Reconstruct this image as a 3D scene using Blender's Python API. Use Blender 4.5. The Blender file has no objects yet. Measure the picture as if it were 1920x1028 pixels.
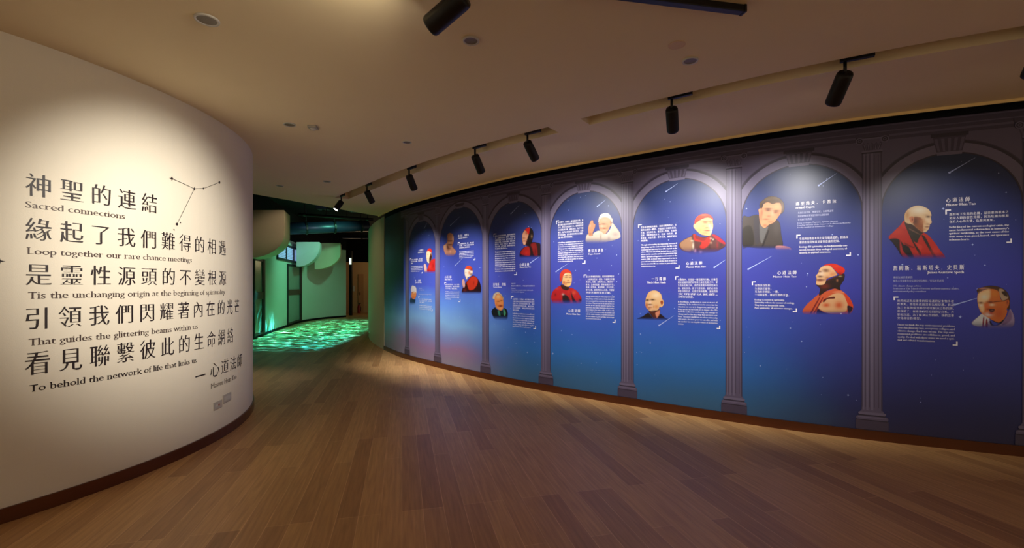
import bpy, bmesh, math, random
import numpy as np
from mathutils import Vector, Matrix
random.seed(7); np.random.seed(7)
SC = bpy.context.scene
COL = SC.collection
# ------------------------------------------------------------------ camera
F, EYE, HZ = 853.0, 1.5, 535.0           # focal length in pixels of a 1920 wide frame, eye height, horizon row
cam_d = bpy.data.cameras.new('camera'); cam = bpy.data.objects.new('camera', cam_d); COL.objects.link(cam)
cam.location = (0, 0, EYE); cam.rotation_euler = (math.pi/2, 0, 0)
cam_d.sensor_width = 36; cam_d.lens = 36*F/1920; cam_d.shift_y = (HZ-514)/1920; cam_d.clip_end = 100; cam_d.clip_start = .05
SC.camera = cam
# ------------------------------------------------------------------ world and exposure
W = bpy.data.worlds.new('world'); SC.world = W; W.use_nodes = True
bg = W.node_tree.nodes['Background']; bg.inputs[0].default_value = (1.0, .82, .58, 1); bg.inputs[1].default_value = .42
vs = SC.view_settings; vs.view_transform = 'Standard'; vs.look = 'None'; vs.gamma = 1; vs.use_curve_mapping = False; vs.exposure = 0.0

def lamp(name, kind, loc, target, power, col, size=45, blend=.6, radius=.03, parent=None):
    d = bpy.data.lights.new(name, kind); o = bpy.data.objects.new(name, d); COL.objects.link(o)
    d.energy = power; d.color = col
    if kind == 'SPOT':
        d.spot_size = math.radians(size); d.spot_blend = blend
    d.shadow_soft_size = radius
    loc = Vector(loc); v = Vector(target)-loc
    o.rotation_euler = v.to_track_quat('-Z', 'Y').to_euler()
    if parent: o.parent = parent; o.location = loc-parent.location
    else: o.location = loc
    return o
# ------------------------------------------------------------------ plan of the place
RC = (10.6044, 18.32675); RR = 15.617          # the big drum behind the mural wall
DEV = [(-2.62, .0), (-2.535, .05), (-2.50, .03), (-2.44, -.045), (-2.38, -.03), (-2.30, .0), (-2.20, -.045), (-2.12, .02), (-2.09, .055), (-2.05, .03), (-1.99, -.035), (-1.9, -.05)]
_dx = [d[0] for d in DEV]; _dy = [d[1]*.75 for d in DEV]
LC = (-5.7162, 4.25176); LR = 2.8619           # the small drum carrying the lettering
CEIL = EYE+1.60
TH0 = -2.3
_tg = np.linspace(-2.75, -1.8, 951); _k = np.exp(-.5*(np.arange(-120, 121)/32.)**2); _k /= _k.sum()
_ds = np.convolve(np.pad(np.interp(_tg, _dx, _dy), 120, 'edge'), _k, 'valid')
def dev(t): return float(np.interp(t, _tg, _ds))
def wr(u, v, off=0.0):                          # mural wall: arc length u, height v, distance off the face
    t = TH0+u/RR; r = RR+dev(t)+off
    return (RC[0]+r*math.cos(t), RC[1]+r*math.sin(t), v)
def wl(u, v, off=0.0):
    t = u/LR; r = LR+off
    return (LC[0]+r*math.cos(t), LC[1]+r*math.sin(t), v)
def _hit(c, R, x):
    dx = (x-960)/F; a = dx*dx+1; b = -2*(dx*c[0]+c[1]); k = c[0]**2+c[1]**2-R*R
    q = b*b-4*a*k
    Y = (-b-math.sqrt(max(q, 0)))/(2*a)
    return dx*Y, Y
def pr(x, y):                                    # a direction of sight to (u, v) on the mural wall
    R = RR
    for _ in range(12):
        X, Y = _hit(RC, R, x); t = math.atan2(Y-RC[1], X-RC[0]); R = RR+dev(t)
    return (t-TH0)*RR, EYE-(y-HZ)/F*Y
def pl(x, y):
    X, Y = _hit(LC, LR, x); t = math.atan2(Y-LC[1], X-LC[0])
    return t*LR, EYE-(y-HZ)/F*Y
def fl(x, y): Y = F*EYE/(y-HZ); return ((x-960)/F*Y, Y)
def ce(x, y, h=None): Y = F*((h or CEIL)-EYE)/(HZ-y); return ((x-960)/F*Y, Y)
def at(x, y, Y): return Vector(((x-960)/F*Y, Y, EYE-(y-HZ)/F*Y))
# ------------------------------------------------------------------ materials
def lin(c):
    return tuple((v/255/12.92 if v/255 <= .04045 else ((v/255+.055)/1.055)**2.4) for v in c[:3])+(1,)
class NT:
    def __init__(s, name):
        s.m = bpy.data.materials.new(name); s.m.use_nodes = True; s.t = s.m.node_tree; s.n = s.t.nodes
        s.p = s.n['Principled BSDF']
    def add(s, k, **kw):
        n = s.n.new(k)
        for a, b in kw.items(): setattr(n, a, b)
        return n
    def link(s, a, b): s.t.links.new(a, b)
def mat(name, c, rough=.6, metal=0, spec=.5, bump=0, bscale=40, vary=0, vscale=3, emit=0):
    q = NT(name); p = q.p
    p.inputs['Base Color'].default_value = lin(c); p.inputs['Roughness'].default_value = rough
    p.inputs['Metallic'].default_value = metal; p.inputs['Specular IOR Level'].default_value = spec
    tc = q.add('ShaderNodeTexCoord')
    if vary:
        nz = q.add('ShaderNodeTexNoise'); nz.inputs['Scale'].default_value = vscale; nz.inputs['Detail'].default_value = 5
        mx = q.add('ShaderNodeMix', data_type='RGBA')
        q.link(tc.outputs['Object'], nz.inputs['Vector']); q.link(nz.outputs['Fac'], mx.inputs['Factor'])
        l = lin(c); mx.inputs['A'].default_value = tuple(v*(1-vary) for v in l[:3])+(1,); mx.inputs['B'].default_value = tuple(min(1, v*(1+vary)) for v in l[:3])+(1,)
        q.link(mx.outputs['Result'], p.inputs['Base Color'])
    if bump:
        nb = q.add('ShaderNodeTexNoise'); nb.inputs['Scale'].default_value = bscale; nb.inputs['Detail'].default_value = 4
        bp = q.add('ShaderNodeBump'); bp.inputs['Strength'].default_value = bump; bp.inputs['Distance'].default_value = .01
        q.link(tc.outputs['Object'], nb.inputs['Vector']); q.link(nb.outputs['Fac'], bp.inputs['Height']); q.link(bp.outputs['Normal'], p.inputs['Normal'])
    if emit:
        p.inputs['Emission Color'].default_value = lin(c); p.inputs['Emission Strength'].default_value = emit
    return q.m
M = {}
M['plaster'] = mat('cream_wall_paint', (222, 212, 192), .75, spec=.25, bump=.08, bscale=160, vary=.02)
M['ceiling'] = mat('ceiling_paint', (240, 222, 182), .9, spec=.1, bump=.05, bscale=200, vary=.02)
M['beige'] = mat('beige_wall_paint', (205, 192, 160), .8, spec=.2, bump=.05, bscale=150, vary=.02)
M['facade'] = mat('pale_hall_plaster', (196, 206, 192), .8, spec=.2, bump=.05, bscale=150, vary=.02)
M['gold'] = mat('brass_edge_trim', (255, 226, 158), .4, metal=.0)
M['void'] = mat('black_paint', (7, 8, 13), .8, spec=.2)
M['voidroof'] = mat('black_roof_paint', (10, 12, 18), .8, spec=.2)
M['copper'] = mat('copper_skirting', (112, 72, 52), .28, metal=.85, vary=.08, vscale=2)
M['black'] = mat('black_metal', (16, 15, 15), .45, spec=.4)
M['white'] = mat('white_plastic', (205, 200, 190), .45)
M['grille'] = mat('grey_reflector', (122, 110, 94), .5)
M['ink'] = mat('black_vinyl', (38, 27, 26), .5, spec=.35)
M['inkgrey'] = mat('grey_brown_vinyl', (74, 58, 52), .5, spec=.35)
M['lens'] = mat('lit_lens', (255, 246, 230), .3, emit=14)
M['steel'] = mat('grey_socket_plate', (170, 162, 152), .45)
M['red'] = mat('red_plastic', (150, 25, 18), .4)

def floor_mat():
    q = NT('oak_planks'); p = q.p
    tc = q.add('ShaderNodeTexCoord'); mp = q.add('ShaderNodeMapping'); mp.inputs['Rotation'].default_value = (0, 0, math.radians(-103.6))
    q.link(tc.outputs['Object'], mp.inputs['Vector'])
    br = q.add('ShaderNodeTexBrick'); br.offset = .37; br.offset_frequency = 3; br.squash = 1
    br.inputs['Color1'].default_value = lin((200, 156, 102)); br.inputs['Color2'].default_value = lin((156, 112, 70)); br.inputs['Mortar'].default_value = lin((218, 174, 124))
    br.inputs['Scale'].default_value = 1; br.inputs['Brick Width'].default_value = 1.55; br.inputs['Row Height'].default_value = .137
    br.inputs['Mortar Size'].default_value = .0022; br.inputs['Mortar Smooth'].default_value = .2; br.inputs['Bias'].default_value = -.25
    q.link(mp.outputs['Vector'], br.inputs['Vector'])
    m2 = q.add('ShaderNodeMapping'); m2.inputs['Scale'].default_value = (1.3, 22, 1); q.link(mp.outputs['Vector'], m2.inputs['Vector'])
    nz = q.add('ShaderNodeTexNoise'); nz.inputs['Scale'].default_value = 2.2; nz.inputs['Detail'].default_value = 6; nz.inputs['Distortion'].default_value = .4
    q.link(m2.outputs['Vector'], nz.inputs['Vector'])
    rp = q.add('ShaderNodeValToRGB'); rp.color_ramp.elements[0].color = (.80, .78, .75, 1); rp.color_ramp.elements[0].position = .3
    rp.color_ramp.elements[1].color = (1.1, 1.1, 1.1, 1); rp.color_ramp.elements[1].position = .7
    q.link(nz.outputs['Fac'], rp.inputs['Fac'])
    mx = q.add('ShaderNodeMix', data_type='RGBA', blend_type='MULTIPLY'); mx.inputs['Factor'].default_value = 1
    q.link(br.outputs['Color'], mx.inputs['A']); q.link(rp.outputs['Color'], mx.inputs['B']); q.link(mx.outputs['Result'], p.inputs['Base Color'])
    p.inputs['Roughness'].default_value = .42; p.inputs['Specular IOR Level'].default_value = .4
    bp = q.add('ShaderNodeBump'); bp.inputs['Strength'].default_value = .15; bp.inputs['Distance'].default_value = .002; bp.invert = True
    q.link(br.outputs['Fac'], bp.inputs['Height']); q.link(bp.outputs['Normal'], p.inputs['Normal'])
    return q.m
M['floor'] = floor_mat()
# ------------------------------------------------------------------ object helpers
def link(name, me, m=None, parent=None, smooth=False):
    o = bpy.data.objects.new(name, me); COL.objects.link(o)
    for mm in (m if isinstance(m, (list, tuple)) else [m]):
        if mm: me.materials.append(mm)
    if parent: o.parent = parent; o.location = -abs_loc(parent)
    if smooth:
        for f in me.polygons: f.use_smooth = True
    return o
def abs_loc(o):
    v = o.location.copy()
    while o.parent: o = o.parent; v = v+o.location
    return v
def obj(name, bm, m=None, parent=None, smooth=False):
    me = bpy.data.meshes.new(name); bm.to_mesh(me); bm.free()
    return link(name, me, m, parent, smooth)
def tag(o, label=None, cat=None, group=None, kind=None):
    if label: o['label'] = label
    if cat: o['category'] = cat
    if group: o['group'] = group
    if kind: o['kind'] = kind
    return o
def struct(o): o['kind'] = 'structure'; return o
def thing(name, loc, label, cat, group=None):
    o = bpy.data.objects.new(name, None); COL.objects.link(o); o.location = loc; o.empty_display_size = .1
    return tag(o, label, cat, group)
def box(bm, c, s, rot=None, bevel=0):
    r = bmesh.ops.create_cube(bm, size=1)
    vv = r['verts']; bmesh.ops.scale(bm, vec=s, verts=vv)
    if bevel:
        es = list({e for v in vv for e in v.link_edges})
        r2 = bmesh.ops.bevel(bm, geom=es, offset=bevel, segments=2, affect='EDGES', profile=.5)
        vv = list({v for f in r2['faces'] for v in f.verts} | {v for v in vv if v.is_valid})
    if rot is not None: bmesh.ops.transform(bm, matrix=rot, verts=vv)
    bmesh.ops.translate(bm, vec=c, verts=vv)
def lathe(bm, prof, n=32, mtx=None, cap=True):     # prof: list of (radius, z)
    rings = []
    for r, z in prof:
        rings.append([bm.verts.new((r*math.cos(2*math.pi*i/n), r*math.sin(2*math.pi*i/n), z)) for i in range(n)])
    for a, b in zip(rings, rings[1:]):
        for i in range(n): bm.faces.new((a[i], a[(i+1) % n], b[(i+1) % n], b[i]))
    if cap:
        bm.faces.new(rings[0][::-1]); bm.faces.new(rings[-1])
    if mtx is not None: bmesh.ops.transform(bm, matrix=mtx, verts=[v for r in rings for v in r])
def tube(bm, p, q, r, n=12):
    p, q = Vector(p), Vector(q); d = q-p
    lathe(bm, [(r, 0), (r, d.length)], n, Matrix.Translation(p) @ d.to_track_quat('Z', 'Y').to_matrix().to_4x4())
def wallsheet(bm, fn, us, vs, off=0.0):
    g = [[bm.verts.new(fn(u, v, off)) for u in us] for v in vs]
    for a, b in zip(g, g[1:]):
        for i in range(len(us)-1): bm.faces.new((a[i], a[i+1], b[i+1], b[i]))
    return g
def wallslab(bm, fn, us, v0, v1, o0, o1):          # solid strip following a wall
    ring = []
    for u in us: ring.append([bm.verts.new(fn(u, v, o)) for v, o in ((v0, o0), (v0, o1), (v1, o1), (v1, o0))])
    for a, b in zip(ring, ring[1:]):
        for k in range(4): bm.faces.new((a[k], a[(k+1) % 4], b[(k+1) % 4], b[k]))
    bm.faces.new(ring[0]); bm.faces.new(ring[-1][::-1])
    bmesh.ops.recalc_face_normals(bm, faces=bm.faces)
def arange(a, b, n): return [a+(b-a)*i/n for i in range(n+1)]
# ================================================================== THE SHELL
U_MUR0 = pr(721, 500)[0]                           # where the printed wall begins
U_MUR1 = pr(1990, 500)[0]
U_FAR = U_MUR0-5.2
U_NEAR = U_MUR1+1.6
bm = bmesh.new(); fv = [bm.verts.new(p) for p in ((-14, -4, 0), (9, -4, 0), (9, 34, 0), (-14, 34, 0))]; bm.faces.new(fv)
struct(obj('floor', bm, M['floor']))
# mural wall (cream beyond the print), solid drum segment
bm = bmesh.new(); wallslab(bm, wr, arange(U_FAR, U_MUR0-.004, 60), 0, CEIL, -.25, .012); struct(obj('wall_right', bm, M['beige'], smooth=False))
bm = bmesh.new(); wallslab(bm, wr, arange(U_MUR0, U_NEAR, 160), 0, CEIL+.35, -.25, 0); struct(obj('trim_6', bm, M['void']))
# skirting of the mural wall
bm = bmesh.new(); wallslab(bm, wr, arange(U_MUR0-.002, U_NEAR, 160), 0, .094, .001, .022); struct(obj('baseboard_right', bm, M['copper'], smooth=False))
# lettered drum on the left
ang = [math.radians(a) for a in range(-170, 171, 2)]
bm = bmesh.new(); wallslab(bm, wl, [a*LR for a in ang], 0, CEIL, -.2, 0); o = struct(obj('wall_left', bm, M['plaster']))
bm = bmesh.new(); wallslab(bm, wl, [a*LR for a in ang], 0, .094, .001, .016); struct(obj('baseboard_left', bm, M['copper']))
# ceiling with two track slots and a gap along the mural
GAP = .15
cu = arange(U_MUR0, U_NEAR, 110)
edge = [wr(u, 0, GAP)[:2] for u in cu]
e0 = ce(480, 357); e1 = ce(721, 399); dxy = (e0[0]-e1[0], e0[1]-e1[1])
kk = (-8.0-e0[0])/dxy[0]; far_l = (-8.0, e0[1]+dxy[1]*kk)
def uof(p): return (math.atan2(p[1]-RC[1], p[0]-RC[0])-TH0)*RR
_ua, _ub = pr(820, 500)[0], pr(1640, 500)[0]
def s_far(u): return float(np.interp(u, (_ua, _ub), (1.20, 1.41)))      # slot edges, distance from the mural
def s_near(u): return float(np.interp(u, (_ua, _ub), (1.44, 1.60)))
def s_mid(u): return s_near(u)-.075
slots = [(uof(ce(628, 371)), uof(ce(1027, 238))), (uof(ce(1090, 224)), uof(ce(2250, -10)))]
bm = bmesh.new(); loops = []
outline = edge+[(8.6, -3.6), (-8, -3.6), far_l]
loops.append(outline)
for a, b in slots:
    n = max(12, int((b-a)/.12)); uu = arange(a, b, n)
    loops.append([wr(u, 0, s_far(u))[:2] for u in uu]+[wr(u, 0, s_near(u))[:2] for u in reversed(uu)])
es = []; lv = []
for lp in loops:
    vv = [bm.verts.new((x, y, CEIL)) for x, y in lp]; lv.append(vv)
    es += [bm.edges.new((vv[i], vv[(i+1) % len(vv)])) for i in range(len(vv))]
bmesh.ops.triangle_fill(bm, edges=es, use_beauty=True, use_dissolve=False)
UP = .13
for vv in lv[1:]:
    tv = [bm.verts.new(v.co+Vector((0, 0, UP))) for v in vv]
    for i in range(len(vv)): bm.faces.new((vv[i], vv[(i+1) % len(vv)], tv[(i+1) % len(vv)], tv[i]))
    n = len(tv)//2
    for i in range(n-1): bm.faces.new((tv[i], tv[i+1], tv[-2-i], tv[-1-i]))
vv = lv[0]; tv = [bm.verts.new(v.co+Vector((0, 0, .3))) for v in vv]
for i in range(len(vv)): bm.faces.new((vv[i], vv[(i+1) % len(vv)], tv[(i+1) % len(vv)], tv[i]))
bmesh.ops.recalc_face_normals(bm, faces=bm.faces)
struct(obj('ceiling', bm, M['ceiling']))
bm = bmesh.new(); wallslab(bm, wr, cu, CEIL-.026, CEIL+.02, GAP-.012, GAP-.001); struct(obj('trim_1', bm, M['gold']))
# black roof over the hall beyond and above the gap
bm = bmesh.new(); box(bm, (-2.5, 15, 4.25), (24, 38, .1)); struct(obj('ceiling_hall', bm, M['voidroof']))
# ================================================================== THE HALL BEYOND
def curve_pts(P, n=10):
    out = []
    for i in range(len(P)-1):
        p0 = P[max(i-1, 0)]; p1 = P[i]; p2 = P[i+1]; p3 = P[min(i+2, len(P)-1)]
        for k in range(n):
            t = k/n
            out.append(tuple(.5*((2*p1[j])+(-p0[j]+p2[j])*t+(2*p0[j]-5*p1[j]+4*p2[j]-p3[j])*t*t+(-p0[j]+3*p1[j]-3*p2[j]+p3[j])*t**3) for j in range(2)))
    out.append(tuple(P[-1])); return out
FAC = curve_pts([(-5.6, 8.2), (-6.5, 10.4), fl(482, 634), (-8.02, 16.1), fl(566, 604.5), (-8.35, 20.2), fl(652, 594.6)], 12)
_fl = [0]
for a, b in zip(FAC, FAC[1:]): _fl.append(_fl[-1]+math.hypot(b[0]-a[0], b[1]-a[1]))
def wf(s, v, off=0.0):                              # hall facade: running length s, height v, distance off the face
    x = np.interp(s, _fl, [p[0] for p in FAC]); y = np.interp(s, _fl, [p[1] for p in FAC])
    x2 = np.interp(s+.05, _fl, [p[0] for p in FAC]); y2 = np.interp(s+.05, _fl, [p[1] for p in FAC])
    x1 = np.interp(s-.05, _fl, [p[0] for p in FAC]); y1 = np.interp(s-.05, _fl, [p[1] for p in FAC])
    dx, dy = x2-x1, y2-y1; L = math.hypot(dx, dy) or 1
    return (x+dy/L*off, y-dx/L*off, v)
def pf(x, y):                                       # sight line to (s, v) on the facade
    best = None
    for s in np.linspace(0, _fl[-1], 3000):
        p = wf(s, 0); e = abs(p[0]/p[1]-(x-960)/F)
        if best is None or e < best[0]: best = (e, s, p[1])
    return best[1], EYE-(y-HZ)/F*best[2]
FH = 3.15
bm = bmesh.new(); wallslab(bm, wf, arange(.1, _fl[-1]-.1, 90), 0, FH, -.25, 0); struct(obj('wall_back', bm, M['facade']))
bm = bmesh.new(); wallslab(bm, wf, arange(.1, _fl[-1]-.1, 90), FH, 4.2, -.25, .02); struct(obj('trim_2', bm, M['void']))
bm = bmesh.new(); wallslab(bm, wf, arange(.1, _fl[-1]-.1, 90), 0, .08, .001, .015); struct(obj('baseboard_back', bm, M['void']))
M['frame'] = mat('dark_window_frame', (22, 20, 20), .5)
M['railwood'] = mat('brown_rail', (70, 44, 34), .55)
M['pane'] = mat('greenish_glass', (120, 140, 128), .25, spec=.6)
M['louvre'] = mat('lit_louvre', (150, 180, 225), .5, emit=.55)
def fpanel(bm, s0, s1, v0, v1, o0, o1): wallslab(bm, wf, arange(s0, s1, 6), v0, v1, o0, o1)
def facade_window(nm, x0, y0, x1, y1, rails, label):
    s0, vt = pf(x0, y0); s1, _ = pf(x1, y0); vb = pf(x0, y1)[1]
    vt2 = pf(x1, y0)[1]
    root = thing(nm, wf((s0+s1)/2, max(vb, .0), .02), label, 'window' if 'window' in nm else 'door')
    root['kind'] = 'structure'
    return s0, s1, vb, vt, root
# tall glazed door of the facade, dark framed
def glazed_door(name, sx0, sx1, xref, ytop, ybot, ymid):
    s0 = pf(sx0, 500)[0]; s1 = pf(sx1, 500)[0]; Y = wf((s0+s1)/2, 0)[1]
    vt = EYE-(ytop-HZ)/F*Y; vm = EYE-(ymid-HZ)/F*Y; vb = .08
    bm = bmesh.new(); t = .12
    fpanel(bm, s0, s0+t*.4, vb, vt, .002, .05); fpanel(bm, s1-t*1.6, s1, vb, vt, .002, .06)
    fpanel(bm, s0+t*.4, s1-t*1.6, vt-t*.6, vt, .002, .05); fpanel(bm, s0+t*.4, s1-t*1.6, vb, vb+t*.5, .002, .05)
    root = struct(obj(name, bm, M['frame']))
    bm = bmesh.new(); fpanel(bm, s0+t*.4, s1-t*1.6, vm-.1, vm+.1, .003, .055); obj('middle_rail', bm, M['railwood'], root)
    bm = bmesh.new(); fpanel(bm, s0+t*.4, s1-t*1.6, vb+t*.5, vm-.1, .003, .02); obj('lower_pane', bm, M['pane'], root)
    bm = bmesh.new(); fpanel(bm, s0+t*.4, s1-t*1.6, vm+.1, vt-t*.6, .003, .02); obj('upper_pane', bm, M['pane'], root)
    return root
glazed_door('door_1', 474, 493.5, 485, 485, 628, 555)
glazed_door('door_2', 538, 563.5, 550, 497, 604, 548)
# louvred window above door_2
s0 = pf(518, 470)[0]; s1 = pf(563.5, 470)[0]; Y0 = wf(s0, 0)[1]; Y1 = wf(s1, 0)[1]
vt = min(FH-.03, EYE+(HZ-461)/F*(Y0+Y1)/2); vb = EYE+(HZ-491)/F*(Y0+Y1)/2
bm = bmesh.new(); n = 3; t = .07
fpanel(bm, s0, s1, vt-t, vt, .002, .06); fpanel(bm, s0, s1, vb, vb+t, .002, .06)
for i in range(n+1):
    c = s0+(s1-s0)*i/n; fpanel(bm, max(s0, c-t/2), min(s1, c+t/2), vb+t, vt-t, .002, .06)
win = struct(obj('window_1', bm, M['frame']))
for i in range(n):
    a = s0+(s1-s0)*i/n+t/2; b = s0+(s1-s0)*(i+1)/n-t/2
    bm = bmesh.new(); k = 8
    for j in range(k):
        v = vb+t+(vt-vb-2*t)*(j+.15)/k; fpanel(bm, a, b, v, v+(vt-vb-2*t)/k*.6, .004, .03)
    obj('louvre_panel', bm, M['louvre'], win)
# rounded canopies projecting from the facade
def canopy(x0, w, R, top, depth, m, label, proj):
    s = pf(x0, 480)[0]
    root = thing('rounded_canopy', wf(s, top-R, 0.01), label, 'canopy', 'rounded canopies on the hall front')
    n = 18; prof = [(.004+proj*math.cos(math.pi/2*i/n), top-R*math.sin(math.pi/2*i/n)**1.0) for i in range(n+1)]
    prof = [(.004, top), ]+prof
    for nm, sa, sb in (('end_panel', s, s+.05), ('soffit', s+.05, s+depth)):
        bm = bmesh.new(); A = [bm.verts.new(wf(sa, v, o)) for o, v in prof]; B = [bm.verts.new(wf(sb, v, o)) for o, v in prof]
        bm.faces.new(A[::-1]); bm.faces.new(B)
        for i in range(len(prof)): bm.faces.new((A[i], A[(i+1) % len(prof)], B[(i+1) % len(prof)], B[i]))
        bmesh.ops.recalc_face_normals(bm, faces=bm.faces)
        obj(nm, bm, m, root)
    return root
M['canopy'] = mat('cream_canopy', (206, 186, 156), .7); M['canopyw'] = mat('pale_canopy', (200, 200, 196), .6)
# nearest canopy stands forward of the facade on its own bracket
def drum_canopy(px0, px1, py0, pys, py1, Y, th, m, label):
    a = at(px0, py0, Y); b = at(px1, py1, Y); zs = EYE-(pys-HZ)/F*Y
    root = thing('rounded_canopy', (0, 0, 0), label, 'canopy', 'rounded canopies on the hall front')
    root.location = ((a.x+b.x)/2, Y, b.z)
    n = 20; prof = [(a.x, a.z), (b.x, a.z)]+[(a.x+(b.x-a.x)*math.cos(math.pi/2*i/n), zs-(zs-b.z)*math.sin(math.pi/2*i/n)) for i in range(n+1)]
    for nm, y0, y1 in (('end_panel', Y, Y+.06), ('barrel', Y+.06, Y+th)):
        bm = bmesh.new(); A = [bm.verts.new((x-(.0 if nm == 'end_panel' else .012), y0, z+(0 if nm == 'end_panel' else .012)*(1 if z < a.z-.01 else -1))) for x, z in prof]
        B = [bm.verts.new((v.co.x-.3*(y1-Y), y1, v.co.z)) for v in A]
        bm.faces.new(A[::-1]); bm.faces.new(B)
        for i in range(len(prof)): bm.faces.new((A[i], A[(i+1) % len(prof)], B[(i+1) % len(prof)], B[i]))
        bmesh.ops.recalc_face_normals(bm, faces=bm.faces)
        obj(nm, bm, m, root)
drum_canopy(466, 532.5, 394, 440, 484, 12.0, .9, M['canopy'], 'large cream rounded canopy panel jutting out beside the lettered wall')
drum_canopy(556, 599, 454, 462, 500, 16.9, .8, M['canopyw'], 'pale lit rounded canopy beside the louvred window')
drum_canopy(590, 638, 456, 475, 505, 18.4, .8, M['beige'], 'green lit rounded canopy at the far end of the hall front')
# corridor at the far right of the hall
cA = fl(655, 592); cB = (-8.6, 24.2); cC = (-6.2, 26.4); cD = (-4.2, 25.2)
def planwall(name, pts, h, m, th=.15, z0=0):
    bm = bmesh.new()
    for a, b in zip(pts, pts[1:]):
        d = Vector((b[0]-a[0], b[1]-a[1], 0)); L = d.length; ang = math.atan2(d.y, d.x)
        n = Vector((-d.y, d.x, 0)).normalized()*th/2
        box(bm, Vector(((a[0]+b[0])/2, (a[1]+b[1])/2, z0+h/2))+n, (L, th, h), Matrix.Rotation(ang, 4, 'Z'))
    return struct(obj(name, bm, m))
M['corr'] = mat('tan_corridor_paint', (196, 158, 112), .8)
w = planwall('wall_far', [(-9.6, 24.4), (-3.8, 26.0)], 2.75, M['corr'])
planwall('trim_3', [(-14, 26.6), (4, 26.6)], 4.2, M['void'])
planwall('trim_4', [(-13.9, 2), (-13.9, 26)], 4.2, M['void'])
bm = bmesh.new(); box(bm, (cA[0]+.02, cA[1]+.15, 1.6), (.13, .13, 3.2)); struct(obj('trim_5', bm, M['frame']))
# corridor door and its frame
def on_corr(x, off=0):
    dx = (x-960)/F; a = Vector((-9.6, 24.4)); d = Vector((5.8, 1.6)); t = (dx*a.y-a.x)/(d.x-dx*d.y)
    p = a+d*t; n = Vector((1.6, -5.8)).normalized()*off
    return p+n
bm = bmesh.new(); a = on_corr(671.5, .03); b = on_corr(681.8, .03); ang = math.atan2(1.6, 5.8)
c = (a+b)/2; L = (b-a).length
box(bm, (c.x, c.y, 1.05), (L, .05, 2.1), Matrix.Rotation(ang, 4, 'Z'), .01); d3 = struct(obj('door_3', bm, mat('pale_door', (176, 130, 84), .6)))
bm = bmesh.new(); box(bm, (a.x+.12, a.y-.02, 1.05), (.03, .06, .14), Matrix.Rotation(ang, 4, 'Z')); obj('door_handle', bm, M['black'], d3)
p = on_corr(663.5, .02)
bm = bmesh.new(); box(bm, (p.x, p.y, 1.32), (.1, .02, .3), Matrix.Rotation(ang, 4, 'Z'), .004); tag(obj('call_panel', bm, M['white']), 'small pale call panel on the tan corridor wall', 'panel')
# fire extinguisher on the corridor floor
p = on_corr(674, .42)
r = thing('fire_extinguisher', (p.x, p.y, 0), 'red fire extinguisher standing on the floor in the far corridor', 'extinguisher')
bm = bmesh.new(); lathe(bm, [(.08, 0), (.085, .02), (.085, .36), (.06, .42), (.03, .45)], 20, Matrix.Translation((p.x, p.y, .001))); obj('cylinder_body', bm, M['red'], r, True)
bm = bmesh.new(); lathe(bm, [(.03, .45), (.03, .5)], 12, Matrix.Translation((p.x, p.y, .0))); box(bm, (p.x+.04, p.y, .52), (.12, .03, .03)); obj('valve', bm, M['black'], r)
bm = bmesh.new(); tube(bm, (p.x+.03, p.y-.03, .48), (p.x+.12, p.y-.04, .3), .012); tube(bm, (p.x+.12, p.y-.04, .3), (p.x+.1, p.y-.04, .12), .012); obj('hose', bm, M['black'], r)
# lit exit sign on the dark post
ps = Vector((cA[0]+.03, cA[1]+.07, EYE+(HZ-490)/F*cA[1]))
r = thing('exit_light', ps-Vector((0, 0, .16)), 'small glowing pale green sign on the dark post by the corridor', 'sign')
bm = bmesh.new(); box(bm, ps, (.13, .03, .34), None, .005); obj('sign_case', bm, M['white'], r)
bm = bmesh.new(); box(bm, ps+Vector((0, -.018, 0)), (.10, .006, .30)); obj('light_panel', bm, mat('lit_sign', (205, 255, 225), .4, emit=1.6), r)
lamp('corridor_lamp', 'POINT', (-6.6, 23.2, 2.6), (0, 0, 0), 22, (1, .66, .36), radius=.1)
# ducts and rigging under the black roof
M['duct'] = mat('dark_blue_duct', (34, 44, 66), .4, metal=.3)
def rig(name, label, cat, p0, p1, r, m, n=20, group=None):
    root = thing(name, ((p0[0]+p1[0])/2, (p0[1]+p1[1])/2, (p0[2]+p1[2])/2-r), label, cat, group)
    bm = bmesh.new(); tube(bm, p0, p1, r, n); obj('pipe_run', bm, m, root, True)
    d = Vector(p1)-Vector(p0)
    for t in (.08, .36, .64, .92):
        bm = bmesh.new(); c = Vector(p0)+d*t; e = d.normalized()*.03
        tube(bm, c-e, c+e, r*1.12, n); tube(bm, c, (c.x, c.y, 4.2), .012, 8)
        obj('hanger_clamp', bm, M['black'], root)
rig('air_duct', 'wide bluish air duct running across under the black hall roof', 'duct', at(500, 430, 15.5), at(690, 424, 17.5), .21, M['duct'])
rig('lighting_bar', 'thin black lighting bar under the hall roof near the wall corner', 'bar', at(560, 402, 13), at(700, 412, 13.4), .04, M['black'], 12)
rig('conduit_pipe', 'slim dark pipe behind the air duct under the hall roof', 'pipe', at(520, 446, 19.5), at(690, 446, 22), .07, M['duct'], 12)
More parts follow.
